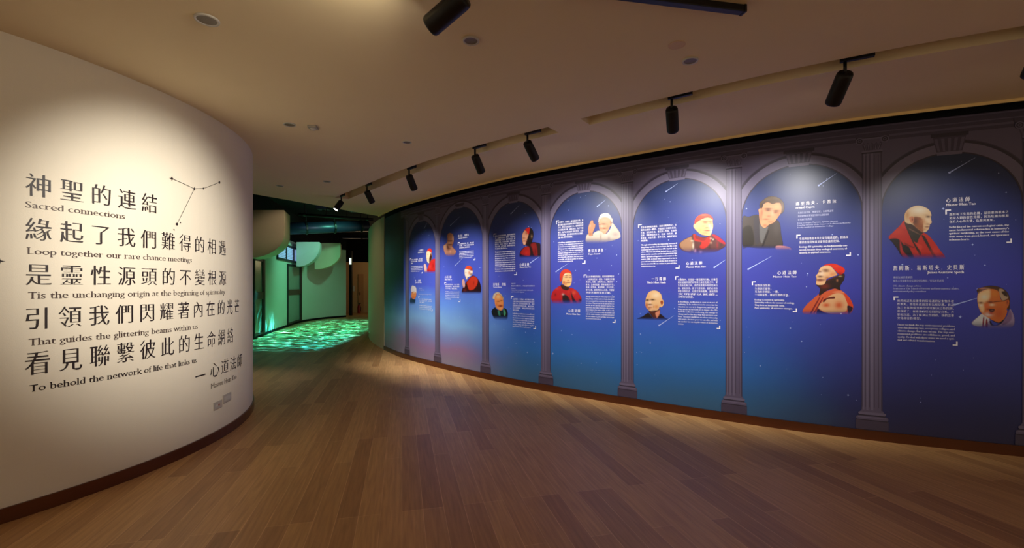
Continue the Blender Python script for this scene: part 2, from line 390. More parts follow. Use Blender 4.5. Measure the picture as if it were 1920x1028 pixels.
# projector throwing the water pattern
pp = at(661, 395, 12.6)
root = thing('projector', pp-Vector((0, 0, .1)), 'small black projector with bright teal lens under the hall roof', 'projector')
tgt = Vector((-6.35, 14.6, 0))
rot = (tgt-pp).to_track_quat('-Z', 'Y').to_matrix().to_4x4()
bm = bmesh.new(); box(bm, pp+Vector((0, .18, .07)), (.34, .34, .14), None, .015); obj('housing', bm, M['black'], root)
bm = bmesh.new(); lathe(bm, [(.045, 0), (.05, .012), (.03, .02)], 18, Matrix.Translation(pp+Vector((0, -.008, .02))) @ Matrix.Rotation(math.pi/2, 4, 'X')); obj('lens', bm, mat('teal_lens', (120, 235, 225), .2, emit=5), root, True)
bm = bmesh.new(); tube(bm, pp+Vector((0, .18, .13)), (pp.x, pp.y+.18, 4.2), .02); obj('ceiling_mount', bm, M['black'], root)
# added second projector straight above the floor, throws the water pattern downwards
lp = Vector((-6.3, 15.2, 4.0))
root = thing('projector', lp-Vector((0, 0, .02)), 'added dark projector box above the air duct, throwing the teal water pattern on the hall floor', 'projector')
bm = bmesh.new(); box(bm, lp+Vector((0, 0, .1)), (.4, .3, .16), None, .02); obj('housing', bm, M['black'], root)
bm = bmesh.new(); lathe(bm, [(.05, 0), (.055, -.012), (.045, -.018)], 18, Matrix.Translation(lp+Vector((0, 0, .02))), cap=False); obj('lens_ring', bm, M['black'], root, True)
L = lamp('projection_beam', 'SPOT', lp-Vector((0, 0, .03)), lp-Vector((0, 0, 3)), 5400, (1, 1, 1), 120, .05, .005)
L.rotation_euler = (0, 0, 0); L.parent = root; L.location = Vector((0, 0, -.03))+lp-root.location
d = L.data; d.use_nodes = True; nt = d.node_tree; em = nt.nodes['Emission']
N = lambda k, **kw: (lambda n: ([setattr(n, a, v) for a, v in kw.items()], n)[1])(nt.nodes.new(k))
K = lambda a, b: nt.links.new(a, b)
tc = N('ShaderNodeTexCoord'); sx = N('ShaderNodeSeparateXYZ'); K(tc.outputs['Normal'], sx.inputs[0])
def mth(op, a, b=None):
    n = N('ShaderNodeMath', operation=op)
    for i, q in enumerate((a, b)):
        if q is None: continue
        if isinstance(q, (int, float)): n.inputs[i].default_value = q
        else: K(q, n.inputs[i])
    return n.outputs[0]
az = mth('ABSOLUTE', sx.outputs['Z']); X = mth('DIVIDE', sx.outputs['X'], az); Y = mth('DIVIDE', sx.outputs['Y'], az)
cb = N('ShaderNodeCombineXYZ'); K(X, cb.inputs[0]); K(Y, cb.inputs[1])
mp = N('ShaderNodeMapping'); mp.inputs['Scale'].default_value = (5, 9, 1); K(cb.outputs[0], mp.inputs['Vector'])
vo = N('ShaderNodeTexNoise'); vo.inputs['Scale'].default_value = 1.7; vo.inputs['Detail'].default_value = 6; vo.inputs['Distortion'].default_value = 1.8; K(mp.outputs[0], vo.inputs['Vector'])
n2 = N('ShaderNodeTexNoise'); n2.inputs['Scale'].default_value = 2.3; n2.inputs['Detail'].default_value = 2; K(cb.outputs[0], n2.inputs['Vector'])
rp = N('ShaderNodeValToRGB'); e = rp.color_ramp.elements
e[0].position = .45; e[0].color = (0, .006, .006, 1); e[1].position = .72; e[1].color = (.6, 3.2, 3.0, 1)
x = e.new(.52); x.color = (.02, .22, .10, 1); x = e.new(.6); x.color = (.01, .75, .80, 1)
K(vo.outputs['Fac'], rp.inputs['Fac'])
# soft rectangular edge, slanting with the hall
sl = mth('ADD', X, mth('MULTIPLY', Y, .10)); mask = None
for q, lim, sof in ((sl, .43, .14), (Y, 1.30, .3)):
    k = N('ShaderNodeMapRange', interpolation_type='SMOOTHSTEP'); K(mth('ADD', mth('ABSOLUTE', q), mth('MULTIPLY', n2.outputs['Fac'], .12)), k.inputs['Value'])
    k.inputs['From Min'].default_value = lim+.06; k.inputs['From Max'].default_value = lim-sof+.06; k.inputs['To Min'].default_value = 0; k.inputs['To Max'].default_value = 1
    mask = k.outputs[0] if mask is None else mth('MULTIPLY', mask, k.outputs[0])
sc = N('ShaderNodeVectorMath', operation='SCALE'); K(rp.outputs['Color'], sc.inputs[0]); K(mask, sc.inputs['Scale']); K(sc.outputs[0], em.inputs['Color'])
lamp('hall_wash', 'SPOT', (-4.9, 15.5, 4.0), (-8.2, 17.2, 1.2), 380, (.22, 1, .58), 95, 1.0, .1)  # added green spot in place of the projection's bounce onto the facade
# hall spotlight on the pale canopy and a blue wash on the duct
lamp('hall_wash', 'SPOT', (-5.6, 14.2, 3.3), (-7.6, 17.0, 2.9), 55, (.85, .95, 1), 34, .5, .03)
lamp('duct_wash', 'SPOT', (-6.4, 12.6, 3.95), (-6.3, 16.0, 3.3), 26, (.45, .62, 1), 70, .8, .05)
lamp('hall_wash', 'SPOT', (-4.6, 10.9, 3.7), (-6.6, 12.4, 2.8), 60, (1, .82, .62), 34, .9, .05)
lamp('hall_wash', 'SPOT', (-5.3, 9.6, 3.7), (-3.5, 11.6, 1.6), 46, (1, .74, .46), 60, 1.0, .08)  # added warm spot to brighten the beige wall end
# ================================================================== CEILING FITTINGS
def downlight(px, py, w, label, tilt=0):
    X, Y = ce(px, py); R = w/F*Y/2
    r = thing('recessed_downlight', (X, Y, CEIL-.012), label, 'downlight', 'unlit recessed downlights in the ceiling')
    bm = bmesh.new(); lathe(bm, [(R*.78, .0), (R*.8, -.008), (R*.97, -.01), (R, -.004), (R, 0)], 36, Matrix.Translation((X, Y, CEIL-.0005)), cap=False); obj('trim_ring', bm, M['white'], r, True)
    bm = bmesh.new(); lathe(bm, [(R*.8, -.006), (R*.6, -.003), (R*.5, -.002), (.001, -.002)], 36, Matrix.Translation((X, Y, CEIL-.0005)), cap=False); obj('reflector', bm, M['grille'], r, True)
downlight(388, 36, 42, 'largest recessed downlight with bright rim, above the lettered wall')
downlight(883, 75, 31, 'recessed downlight in the ceiling below right of the big black spotlight')
downlight(1294, 113, 29, 'recessed downlight nearest the second track slot')
downlight(543, 233, 22, 'recessed downlight beside the small square ceiling sensor')
downlight(763, 266, 17, 'small recessed downlight alone in the middle ceiling')
downlight(613, 340, 14, 'tiny recessed downlight just left of the far end of the first track slot')
downlight(525, 348, 13, 'tiny recessed downlight close to the dark ceiling edge by the lettered wall')
X, Y = ce(587, 237)
r = thing('ceiling_sensor', (X, Y, CEIL-.03), 'small square grey sensor box on the ceiling', 'sensor')
bm = bmesh.new(); box(bm, (X, Y, CEIL-.0125), (.085, .10, .024), Matrix.Rotation(.1, 4, 'Z'), .006); obj('sensor_case', bm, M['steel'], r)
bm = bmesh.new(); lathe(bm, [(.03, 0), (.022, -.012), (.004, -.016)], 20, Matrix.Translation((X, Y, CEIL-.0246)), cap=False); obj('sensor_dome', bm, M['white'], r, True)
X, Y = ce(1269, 84); bm = bmesh.new(); lathe(bm, [(.055, 0), (.055, -.003), (.05, -.005)], 28, Matrix.Translation((X, Y, CEIL-.0004))); tag(obj('ceiling_cover', bm, mat('tan_cover', (226, 196, 162), .85)), 'flat tan round cover plate near the second track slot', 'cover')
# ------------------------------------------------------------------ track rails in the two slots
TRZ = CEIL+UP
rail_lab = ['long black track rail in the far ceiling slot', 'long black track rail in the near right ceiling slot']
rails = []
for (a, b), lab in zip(slots, rail_lab):
    bm = bmesh.new(); wallslab(bm, lambda u, v, o: wr(u, v, s_mid(u)+o), arange(a+.03, b-.03, 60), TRZ-.03, TRZ-.0005, -.018, .018)
    rails.append(tag(obj('track_rail', bm, M['black']), lab, 'rail', 'track rails'))
def spot(px, py, aim, length, rad, label, lit=False, power=60, col=(1, .96, .91), size=84, blend=1.0, fixed=None, face=False, alen=.2):
    if fixed is None:
        p = ce(px, py); u = uof(p); P = Vector(wr(u, CEIL-.005, s_mid(u))); q = Vector(wr(u+alen, CEIL, s_mid(u+alen))); top = TRZ-.0305
    else:
        P, q = fixed; top = CEIL-.045
    aim = Vector(aim); d = (aim-P).normalized()
    root = thing('track_spotlight', P, label, 'spotlight', 'black track spotlights')
    t = (q-P); t.z = 0; t = t.normalized()
    rotz = Matrix.Rotation(math.atan2(t.y, t.x), 4, 'Z')
    bm = bmesh.new(); c = P+t*(alen*.5-.03); zb = CEIL+.004 if fixed is None else CEIL-.03; box(bm, (c.x, c.y, (top+zb)/2), (alen, .034, top-zb), rotz, .003); obj('track_adapter', bm, M['black'], root)
    J = Vector((P.x, P.y, CEIL-.085))
    bm = bmesh.new(); tube(bm, (P.x, P.y, zb+.002), J, .011); lathe(bm, [(.016, -.012), (.02, 0), (.016, .012)], 14, Matrix.Translation(J)); obj('swivel_stem', bm, M['black'], root, True)
    R = d.to_track_quat('Z', 'Y').to_matrix().to_4x4()
    base = J-d*.012
    T = Matrix.Translation(base) @ R
    bm = bmesh.new(); lathe(bm, [(rad*.2, .0), (rad*.86, .0), (rad*.97, .012), (rad, .03), (rad, length-.02), (rad*.97, length-.006), (rad*.9, length), (rad*.86, length-.012)], 36, T, cap=False); hs = obj('lamp_housing', bm, M['black'], root, True)
    bm = bmesh.new(); lathe(bm, [(rad*.86, length-.012), (.001, length-.013)], 30, T, cap=False); obj('lens', bm, M['lens'], hs)
    if power:
        e = base+d*(length+.03)
        L = lamp('spot_beam', 'SPOT', e, aim, power, col, size, blend, .03); L.parent = root; L.location = e-root.location
    return root
def mw(x, y): return wr(*pr(x, y), 0)
PW = 215
spot(648, 371, (-4.5, 6.9, .2), .20, .052, 'farthest black track spotlight, tipped left with its lit face showing', power=60, size=60)
spot(682, 349, mw(796, 570), .21, .05, 'second farthest black track spotlight, leaning toward the mural end', power=PW*1.3, size=82)
spot(760, 317.5, mw(868, 575), .22, .05, 'black track spotlight third from the far end of the first slot', power=PW*1.25, size=80)
spot(879, 276, mw(1000, 550), .225, .05, 'black track spotlight fourth from the far end, above the third painted arch', power=PW*.6, size=78)
spot(981, 250, mw(1098, 480), .225, .05, 'black track spotlight at the near end of the first slot', power=PW*.88, size=82)
spot(1253, 178, mw(1276, 482), .225, .052, 'upright black track spotlight, first in the right hand slot', power=PW*1.0, size=86)
spot(1588, 108, mw(1425, 500), .235, .054, 'large black track spotlight at the upper right, leaning left', power=PW*.9, size=84)
spot(1985, 35, mw(1740, 530), .235, .054, 'black track spotlight beyond the right edge', power=PW*.36, size=72)
# the surface rail across the top and the big spotlight on its own rail
pR = Vector((*ce(1391, 12), CEIL)); pL = Vector((*ce(1150, -4), CEIL))
d = Vector((-.711, -.135, 0)).normalized(); pL = pR+d*1.1
bm = bmesh.new(); c = (pL+pR)/2; box(bm, (c.x, c.y, CEIL-.0205), ((pL-pR).length, .045, .04), Matrix.Rotation(math.atan2(d.y, d.x), 4, 'Z'), .004)
r = tag(obj('surface_rail', bm, M['black']), 'black surface mounted rail end at the top edge of the ceiling', 'rail')
bm = bmesh.new(); c = pR-d*.008; box(bm, (c.x, c.y, CEIL-.0205), (.016, .05, .044), Matrix.Rotation(math.atan2(d.y, d.x), 4, 'Z'), .003); obj('end_cap', bm, M['black'], r)
# big spotlight
hp = Vector((*ce(868, -34), CEIL)); 
spot(0, 0, wl(*pl(305, 475), 0), .25, .058, 'big black track spotlight at the top centre, aimed at the lettered wall', fixed=(Vector((hp.x, hp.y, CEIL-.04)), Vector((hp.x+1, hp.y-.2, CEIL))), power=520, size=51, col=(1, .95, .86), blend=1.0)

# added unseen spotlight behind the camera; its bounce off the drum brightens the ceiling
spot(0, 0, (-4.75, 1.5, 1.4), .25, .058, 'added black spotlight unseen behind the viewpoint, bouncing off the near side of the lettered drum', fixed=(Vector((-1.0, .6, CEIL-.04)), Vector((0, .5, CEIL))), power=320, size=38, col=(1, .90, .72), blend=1.0)

hq = Vector((*ce(850, -140), CEIL-.04))  # unseen lamp added for the bright patch on the ceiling
spot(0, 0, (-3.2, 3.6, 2.2), .25, .058, 'added black spotlight unseen beyond the top edge, lying almost level toward the left', fixed=(hq, hq+Vector((1, -.3, .04))), power=26, size=120, col=(1, .88, .66), blend=1.0)
# ================================================================== LETTERING TOOLS
_cur = bpy.data.curves.new('text', 'FONT'); _to = bpy.data.objects.new('text', _cur); COL.objects.link(_to)
_cur.fill_mode = 'FRONT'; _cur.dimensions = '2D'
_gc = {}
def glyph(ch, res=3):
    if (ch, res) in _gc: return _gc[(ch, res)]
    _cur.resolution_u = res
    def ev(s):
        _cur.body = s
        dg = bpy.context.evaluated_depsgraph_get(); dg.update()
        e = _to.evaluated_get(dg); me = e.to_mesh()
        V = np.array([v.co[:2] for v in me.vertices]) if len(me.vertices) else np.zeros((0, 2))
        Fc = [tuple(p.vertices) for p in me.polygons]
        e.to_mesh_clear(); return V, Fc
    V, Fc = ev(ch)
    A, _ = ev('|'+ch+'|'); B, _ = ev('||')
    adv = float(A[:, 0].max()-B[:, 0].max()) if len(A) else .3
    # merge doubles
    if len(V):
        key = {}; mp = []; NV = []
        for v in V:
            k = (round(v[0], 5), round(v[1], 5))
            if k not in key: key[k] = len(NV); NV.append(v)
            mp.append(key[k])
        Fc = [tuple(mp[i] for i in f) for f in Fc]; Fc = [f for f in Fc if len(set(f)) == len(f)]; V = np.array(NV)
    _gc[(ch, res)] = (V, Fc, adv); return _gc[(ch, res)]
def restyle(V, Fc, a, b, serif=0, cap=True):
    """thicken uprights by a, thin level strokes by b, and give stem ends slab serifs"""
    if not len(V): return V, Fc
    cnt = {}
    for f in Fc:
        for i in range(len(f)):
            e = (f[i], f[(i+1) % len(f)]); cnt[tuple(sorted(e))] = cnt.get(tuple(sorted(e)), 0)+1
    nxt = {}
    for f in Fc:
        ar = sum(V[f[i]][0]*V[f[(i+1) % len(f)]][1]-V[f[(i+1) % len(f)]][0]*V[f[i]][1] for i in range(len(f)))
        g = f if ar > 0 else f[::-1]
        for i in range(len(g)):
            p, q = g[i], g[(i+1) % len(g)]
            if cnt[tuple(sorted((p, q)))] == 1: nxt[p] = q
    prv = {q: p for p, q in nxt.items()}
    N = np.zeros_like(V)
    for p, q in nxt.items():
        d = V[q]-V[p]; L = np.hypot(*d)
        if L < 1e-6: continue
        n = np.array((d[1], -d[0]))/L
        N[p] += n; N[q] += n
    N = np.clip(N, -1, 1)
    V2 = V+N*np.array((a, -b)); F2 = list(Fc)
    if serif:
        ext = []; st = .11
        ys = V[:, 1]; lo, hi = ys.min(), ys.max()
        for p, q in nxt.items():
            d = V[q]-V[p]; L = abs(d[0])
            if abs(d[1]) > .012 or L < .04 or L > .15 or p not in prv or q not in nxt: continue
            d0 = V[p]-V[prv[p]]; d2 = V[nxt[q]]-V[q]
            s0 = d0[1]/(np.hypot(*d0)+1e-9); s2 = d2[1]/(np.hypot(*d2)+1e-9)
            if s0*s2 > -.45 or abs(s0) < .6 or abs(s2) < .6: continue
            top = s0 > 0
            x0, x1 = min(V[p][0], V[q][0])-a, max(V[p][0], V[q][0])+a; y = V[p][1]
            w = serif
            l, r = x0-w, x1+w
            if top and not cap: r = x1
            h = .032
            ext.append((l, r, x0, x1, y, -1 if top else 1, h))
        V2 = list(map(tuple, V2))
        for l, r, x0, x1, y, s, h in ext:
            k = len(V2); V2 += [(l, y), (r, y), (r, y+s*h), (x1, y+s*h*1.9), (x0, y+s*h*1.9), (l, y+s*h)]
            F2.append((k, k+1, k+2, k+3, k+4, k+5))
        V2 = np.array(V2)
    return V2, F2
def is_cjk(c): return ord(c) > 0x2E00
_sg = {}
def styled(ch, weight, res):
    k = (ch, weight, res)
    if k in _sg: return _sg[k]
    V, Fc, adv = glyph(ch, res)
    if is_cjk(ch): V, Fc = restyle(V, Fc, .006+weight, .022-weight)
    else: V, Fc = restyle(V, Fc, .010+weight, .022-weight, .055, ch.isupper())
    _sg[k] = (V, Fc, adv); return _sg[k]
def line(txt, weight=0, res=3, track=0, cjk_pitch=None):
    """list of (x offset, V, F) and the total width in ems"""
    x = 0; out = []
    for ch in txt:
        if ch == ' ': x += .27+track; continue
        V, Fc, adv = styled(ch, weight, res)
        if is_cjk(ch): adv = cjk_pitch or adv
        out.append((x, V, Fc)); x += adv+track
    xs = [o[0]+o[1][:, 0].max() for o in out if len(o[1])]
    return out, (max(xs) if xs else x)
def put_text(bm, fn, txt, u0, u1, v, size, off, weight=0, res=3, pitch=None, fit=True):
    """set a line of text on a wall between u0 and u1 (fit) with its baseline at v; size is the em"""
    o, w = line(txt, weight, res, 0, pitch)
    x0 = min((q[0]+q[1][:, 0].min() for q in o if len(q[1])), default=0)
    sx = (u1-u0)/(w-x0) if fit else size
    for x, V, Fc in o:
        vs_ = [bm.verts.new(fn(u0+(x-x0+p[0])*sx, v+p[1]*size, off)) for p in V]
        for f in Fc:
            try: bm.faces.new([vs_[i] for i in f])
            except ValueError: pass
def flip_to(bm, toward):
    for f in bm.faces:
        c = f.calc_center_median(); f.normal_update()
        if f.normal.dot(Vector(toward)-c) < 0: f.normal_flip()
# ================================================================== THE LETTERED WALL
def u_at(fnp, x): return fnp(x, 520)[0]
def wall_line(txt, x0, x1, y_top, y_base, kind, label, mt='ink', weight=0):
    u0, v1 = pl(x0, y_top); _, v0 = pl(x0, y_base); u1 = u_at(pl, x1); h = v1-v0
    size = h/.90 if kind == 'c' else h/.70
    return lettering(txt, u0, u1, v0+(.08*size if kind == 'c' else 0), size, kind, label, mt, weight)
def lettering(txt, u0, u1, v, size, kind, label, mt, weight, pitch=1.27, extra=None):
    root = thing('wall_lettering', wl(u0, v, .0022), label, 'lettering', 'black lettering lines on the cream wall')
    o, w = line(txt, weight, 4, 0, pitch)
    x0 = min(q[0]+q[1][:, 0].min() for q in o if len(q[1])); sx = (u1-u0)/(w-x0)
    groups = [[q] for q in o] if kind == 'c' else []
    if kind != 'c':
        i = 0
        for word in txt.split(' '): groups.append(o[i:i+len(word)]); i += len(word)
    for g in groups:
        bm = bmesh.new()
        for x, V, Fc in g:
            vv = [bm.verts.new(wl(u0+(x-x0+p[0])*sx, v+p[1]*size, .0022)) for p in V]
            for f in Fc:
                try: bm.faces.new([vv[i] for i in f])
                except ValueError: pass
        flip_to(bm, (0, 0, 1.5)); obj('character' if kind == 'c' else 'word', bm, M[mt], root)
    if extra: extra(root)
    return root
wall_line('神聖的連結', 47.5, 294, 323.5, 367, 'c', 'top line of five large Chinese characters on the cream wall', weight=.004)
wall_line('Sacred connections', 47.5, 234, 376.5, 389, 'l', 'topmost small English line, reading Sacred connections', 'inkgrey')
wall_line('緣起了我們難得的相遇', 47.5, 423, 407.5, 450, 'c', 'second line of large Chinese characters on the cream wall', weight=.004)
wall_line('Loop together our rare chance meetings', 50.5, 359.5, 463.5, 476.5, 'l', 'small English line beginning Loop together', 'inkgrey')
wall_line('是靈性源頭的不變根源', 47.5, 423.5, 494, 535.5, 'c', 'third, middle line of large Chinese characters', weight=.004)
wall_line('Tis the unchanging origin at the beginning of spirituality', 52.5, 421.5, 547, 560.5, 'l', 'small English line beginning Tis the unchanging origin', 'inkgrey')
wall_line('引領我們閃耀著內在的光芒', 48, 448, 577.5, 619.5, 'c', 'fourth and longest line of large Chinese characters', weight=.004)
wall_line('That guides the glittering beams within us', 53.5, 370.5, 635, 648.5, 'l', 'small English line beginning That guides the glittering', 'inkgrey')
wall_line('看見聯繫彼此的生命網絡', 46, 437, 661.5, 706, 'c', 'bottom line of large Chinese characters', weight=.004)
wall_line('To behold the network of life that links us', 55, 368.5, 722, 735.5, 'l', 'lowest long English line, beginning To behold the network', 'ink')
# attribution
u0, v0 = pl(394, 709.5); u1 = u_at(pl, 453.5); _, v1 = pl(394, 681)
def dash(root):
    ud, vd = pl(366, 708.5); ue = u_at(pl, 385)
    bm = bmesh.new(); bm.faces.new([bm.verts.new(wl(a, b, .0022)) for a, b in ((ud, vd), (ue, vd), (ue, vd+.012), (ud, vd+.012))]); flip_to(bm, (0, 0, 1.5)); obj('dash', bm, M['ink'], root)
lettering('心道法師', u0, u1, v0+.012, (v1-v0)/.92, 'c', 'four Chinese characters after a dash, at the lower right of the poem', 'ink', .002, 1.12, dash)
u0, v0 = pl(395, 729.5); u1 = u_at(pl, 443); _, v1 = pl(395, 719.5)
lettering('Master Hsin Tao', u0, u1, v0, (v1-v0)/.72, 'l', 'smallest English line under the dash at the lower right of the poem', 'inkgrey', 0)
# constellation
def poly_on(bm, fn, pts, off):
    f = bm.faces.new([bm.verts.new(fn(a, b, off)) for a, b in pts]); return f
def stroke(bm, fn, p, q, w, off, n=6):
    d = Vector((q[0]-p[0], q[1]-p[1])); L = d.length; t = d/L; m = Vector((-t.y, t.x))*w/2
    for i in range(n):
        a = Vector(p)+d*(i/n); b = Vector(p)+d*((i+1)/n)
        poly_on(bm, fn, [tuple(a-m), tuple(b-m), tuple(b+m), tuple(a+m)], off)
def disc(bm, fn, c, r, off, n=14): poly_on(bm, fn, [(c[0]+r*math.cos(2*math.pi*i/n), c[1]+r*math.sin(2*math.pi*i/n)) for i in range(n)], off)
def star4(bm, fn, c, r, off, k=.17):
    pts = []
    for i in range(8):
        a = math.pi/4*i; rr = r if i % 2 == 0 else r*k*1.5
        pts.append((c[0]+rr*math.cos(a), c[1]+rr*math.sin(a)))
    poly_on(bm, fn, [(c[0], c[1])]+[pts[0], pts[1], pts[2]], off); poly_on(bm, fn, [c, pts[2], pts[3], pts[4]], off)
    poly_on(bm, fn, [c, pts[4], pts[5], pts[6]], off); poly_on(bm, fn, [c, pts[6], pts[7], pts[0]], off)
cs = {k: pl(*p) for k, p in dict(a=(322, 335), b=(364, 354), c=(381, 353.6), d=(411, 342), e=(331.3, 420.5), f=(338, 417.5), g=(326, 431)).items()}
root = thing('constellation_decal', wl(*cs['e'], .002), 'black constellation decal of thin lines and stars to the right of the first line', 'decal')
bm = bmesh.new()
for p, q in (('a', 'b'), ('b', 'c'), ('c', 'd'), ('b', 'e')): stroke(bm, wl, cs[p], cs[q], .0042, .002)
flip_to(bm, (0, 0, 1.5)); obj('constellation_lines', bm, M['ink'], root)
for k, r_, st in (('a', .026, 1), ('b', .021, 1), ('c', .009, 0), ('d', .014, 0), ('e', .012, 0), ('f', .006, 0), ('g', .006, 0)):
    bm = bmesh.new()
    if st: star4(bm, wl, cs[k], r_, .0026); disc(bm, wl, cs[k], r_*.42, .0028)
    else: disc(bm, wl, cs[k], r_, .0026)
    flip_to(bm, (0, 0, 1.5)); obj('star', bm, M['ink'], root)
bm = bmesh.new(); c = pl(-1, 490); star4(bm, wl, c, .026, .0026); disc(bm, wl, c, .009, .0028); flip_to(bm, (0, 0, 1.5)); tag(obj('star_decal', bm, M['ink']), 'black four pointed star decal cut off by the left edge', 'decal')
M['socket'] = mat('socket_insert_grey', (186, 179, 168), .45)
# sockets low on the drum
def plate(x0, x1, y0, y1, label, red):
    ua, va = pl(x0, y1); ub = u_at(pl, x1); _, vb = pl(x0, y0)
    c = (ua+ub)/2
    root = thing('wall_socket', wl(c, va, 0), label, 'socket', 'socket plates on the cream drum wall')
    bm = bmesh.new(); wallslab(bm, wl, arange(ua, ub, 6), va, vb, .0005, .008); obj('cover_plate', bm, M['steel'], root)
    if red:
        bm = bmesh.new(); wallslab(bm, wl, arange(c+.004, c+.018, 2), (va+vb)/2-.008, (va+vb)/2+.008, .0082, .0105); obj('indicator', bm, M['red'], root)
    bm = bmesh.new(); wallslab(bm, wl, arange(ua+.018, ub-.018, 4), va+.02, vb-.02, .0078, .0085) if not red else wallslab(bm, wl, arange(ua+.018, c-.006, 4), va+.025, vb-.025, .0078, .0085)
    obj('socket_insert', bm, M['socket'], root)
plate(400, 415, 756, 770, 'left socket plate with red indicator, low on the cream wall', True)
plate(417.5, 432, 742, 757, 'right blank socket plate, low on the cream wall', False)
# ================================================================== THE MURAL
V0, V1 = .094, 3.047
def mural_mat():
    q = NT('printed_night_sky'); p = q.p
    uv = q.add('ShaderNodeUVMap', uv_map='metres'); sp = q.add('ShaderNodeSeparateXYZ'); q.link(uv.outputs[0], sp.inputs[0])
    nz = q.add('ShaderNodeTexNoise'); nz.inputs['Scale'].default_value = .9; nz.inputs['Detail'].default_value = 6; q.link(uv.outputs[0], nz.inputs['Vector'])
    ad = q.add('ShaderNodeMath', operation='MULTIPLY_ADD'); q.link(nz.outputs['Fac'], ad.inputs[0]); ad.inputs[1].default_value = .5; q.link(sp.outputs['Y'], ad.inputs[2])
    def ramp(stops):
        mr = q.add('ShaderNodeMapRange'); mr.inputs['From Min'].default_value = .25; mr.inputs['From Max'].default_value = 3.25; q.link(ad.outputs[0], mr.inputs['Value'])
        r = q.add('ShaderNodeValToRGB'); el = r.color_ramp.elements
        el[0].position = stops[0][0]; el[0].color = lin(stops[0][1]); el[1].position = stops[-1][0]; el[1].color = lin(stops[-1][1])
        for a, c in stops[1:-1]: e = el.new(a); e.color = lin(c)
        q.link(mr.outputs[0], r.inputs['Fac']); return r
    A = ramp([(0, (136, 136, 156)), (.07, (134, 122, 150)), (.13, (140, 112, 152)), (.19, (120, 128, 182)), (.28, (118, 162, 210)), (.38, (88, 128, 204)), (.5, (62, 76, 172)), (.7, (48, 60, 140)), (.86, (34, 48, 98)), (1, (28, 40, 70))])
    B = ramp([(0, (54, 98, 134)), (.08, (50, 102, 152)), (.18, (42, 104, 178)), (.32, (46, 84, 172)), (.5, (54, 60, 152)), (.7, (46, 58, 132)), (.86, (34, 50, 98)), (1, (28, 40, 68))])
    Cc = ramp([(0, (46, 44, 76)), (.1, (42, 46, 96)), (.25, (46, 54, 130)), (.5, (50, 54, 148)), (.7, (40, 52, 116)), (.86, (30, 44, 80)), (1, (24, 36, 60))])  # right end: darker printed navy, partly weaker light put into the colour
    def mapu(x0, x1):
        m = q.add('ShaderNodeMapRange', interpolation_type='SMOOTHSTEP'); m.inputs['From Min'].default_value = pr(x0, 520)[0]; m.inputs['From Max'].default_value = pr(x1, 520)[0]
        n2 = q.add('ShaderNodeMath', operation='MULTIPLY_ADD'); q.link(nz.outputs['Fac'], n2.inputs[0]); n2.inputs[1].default_value = 1.0; n2b = q.add('ShaderNodeMath', operation='SUBTRACT'); q.link(sp.outputs['X'], n2.inputs[2]); q.link(n2.outputs[0], n2b.inputs[0]); n2b.inputs[1].default_value = .5
        q.link(n2b.outputs[0], m.inputs['Value']); return m
    m1 = q.add('ShaderNodeMix', data_type='RGBA'); q.link(mapu(860, 985).outputs[0], m1.inputs['Factor']); q.link(A.outputs[0], m1.inputs['A']); q.link(B.outputs[0], m1.inputs['B'])
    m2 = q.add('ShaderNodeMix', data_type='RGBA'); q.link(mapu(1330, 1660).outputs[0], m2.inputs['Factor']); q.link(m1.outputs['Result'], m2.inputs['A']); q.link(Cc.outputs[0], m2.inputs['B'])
    # dark blue selvedge at the far left end of the print
    m3 = q.add('ShaderNodeMix', data_type='RGBA'); mm = q.add('ShaderNodeMapRange', interpolation_type='SMOOTHSTEP'); mm.inputs['From Min'].default_value = 1.6; mm.inputs['From Max'].default_value = .7; mm.inputs['To Min'].default_value = 0
    lt = q.add('ShaderNodeMath', operation='LESS_THAN'); q.link(sp.outputs['X'], lt.inputs[0]); lt.inputs[1].default_value = pr(757, 520)[0]
    mn = q.add('ShaderNodeMath', operation='MULTIPLY'); q.link(lt.outputs[0], mn.inputs[0])
    mv = q.add('ShaderNodeMapRange', interpolation_type='SMOOTHSTEP'); q.link(ad.outputs[0], mv.inputs['Value']); mv.inputs['From Min'].default_value = .8; mv.inputs['From Max'].default_value = 2.1; q.link(mv.outputs[0], mn.inputs[1])
    q.link(mn.outputs[0], m3.inputs['Factor']); q.link(m2.outputs['Result'], m3.inputs['A']); m3.inputs['B'].default_value = lin((14, 18, 40))
    q.link(m3.outputs['Result'], p.inputs['Base Color'])
    p.inputs['Roughness'].default_value = .42; p.inputs['Specular IOR Level'].default_value = .5
    return q.m
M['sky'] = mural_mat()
SN = dict(rough=.42, spec=.5)
M['stone'] = mat('printed_stone', (93, 85, 112), **SN); M['stone_l'] = mat('printed_stone_light', (108, 101, 129), **SN)
M['stone_d'] = mat('printed_stone_dark_dimmed', (70, 62, 85), **SN); M['stone_k'] = mat('printed_stone_shadow', (53, 46, 65), **SN)  # dark stone also carries the cornice's dim light in its colour
M['print_white'] = mat('white_print', (224, 222, 228), **SN); M['print_pale'] = mat('pale_blue_print', (176, 180, 214), **SN)
M['star'] = mat('star_print', (150, 165, 215), **SN)
mural = thing('mural', wr((U_MUR0+U_MUR1)/2, V0, 0), 'long curved blue mural of a starry arcade with printed portraits and white text', 'mural')
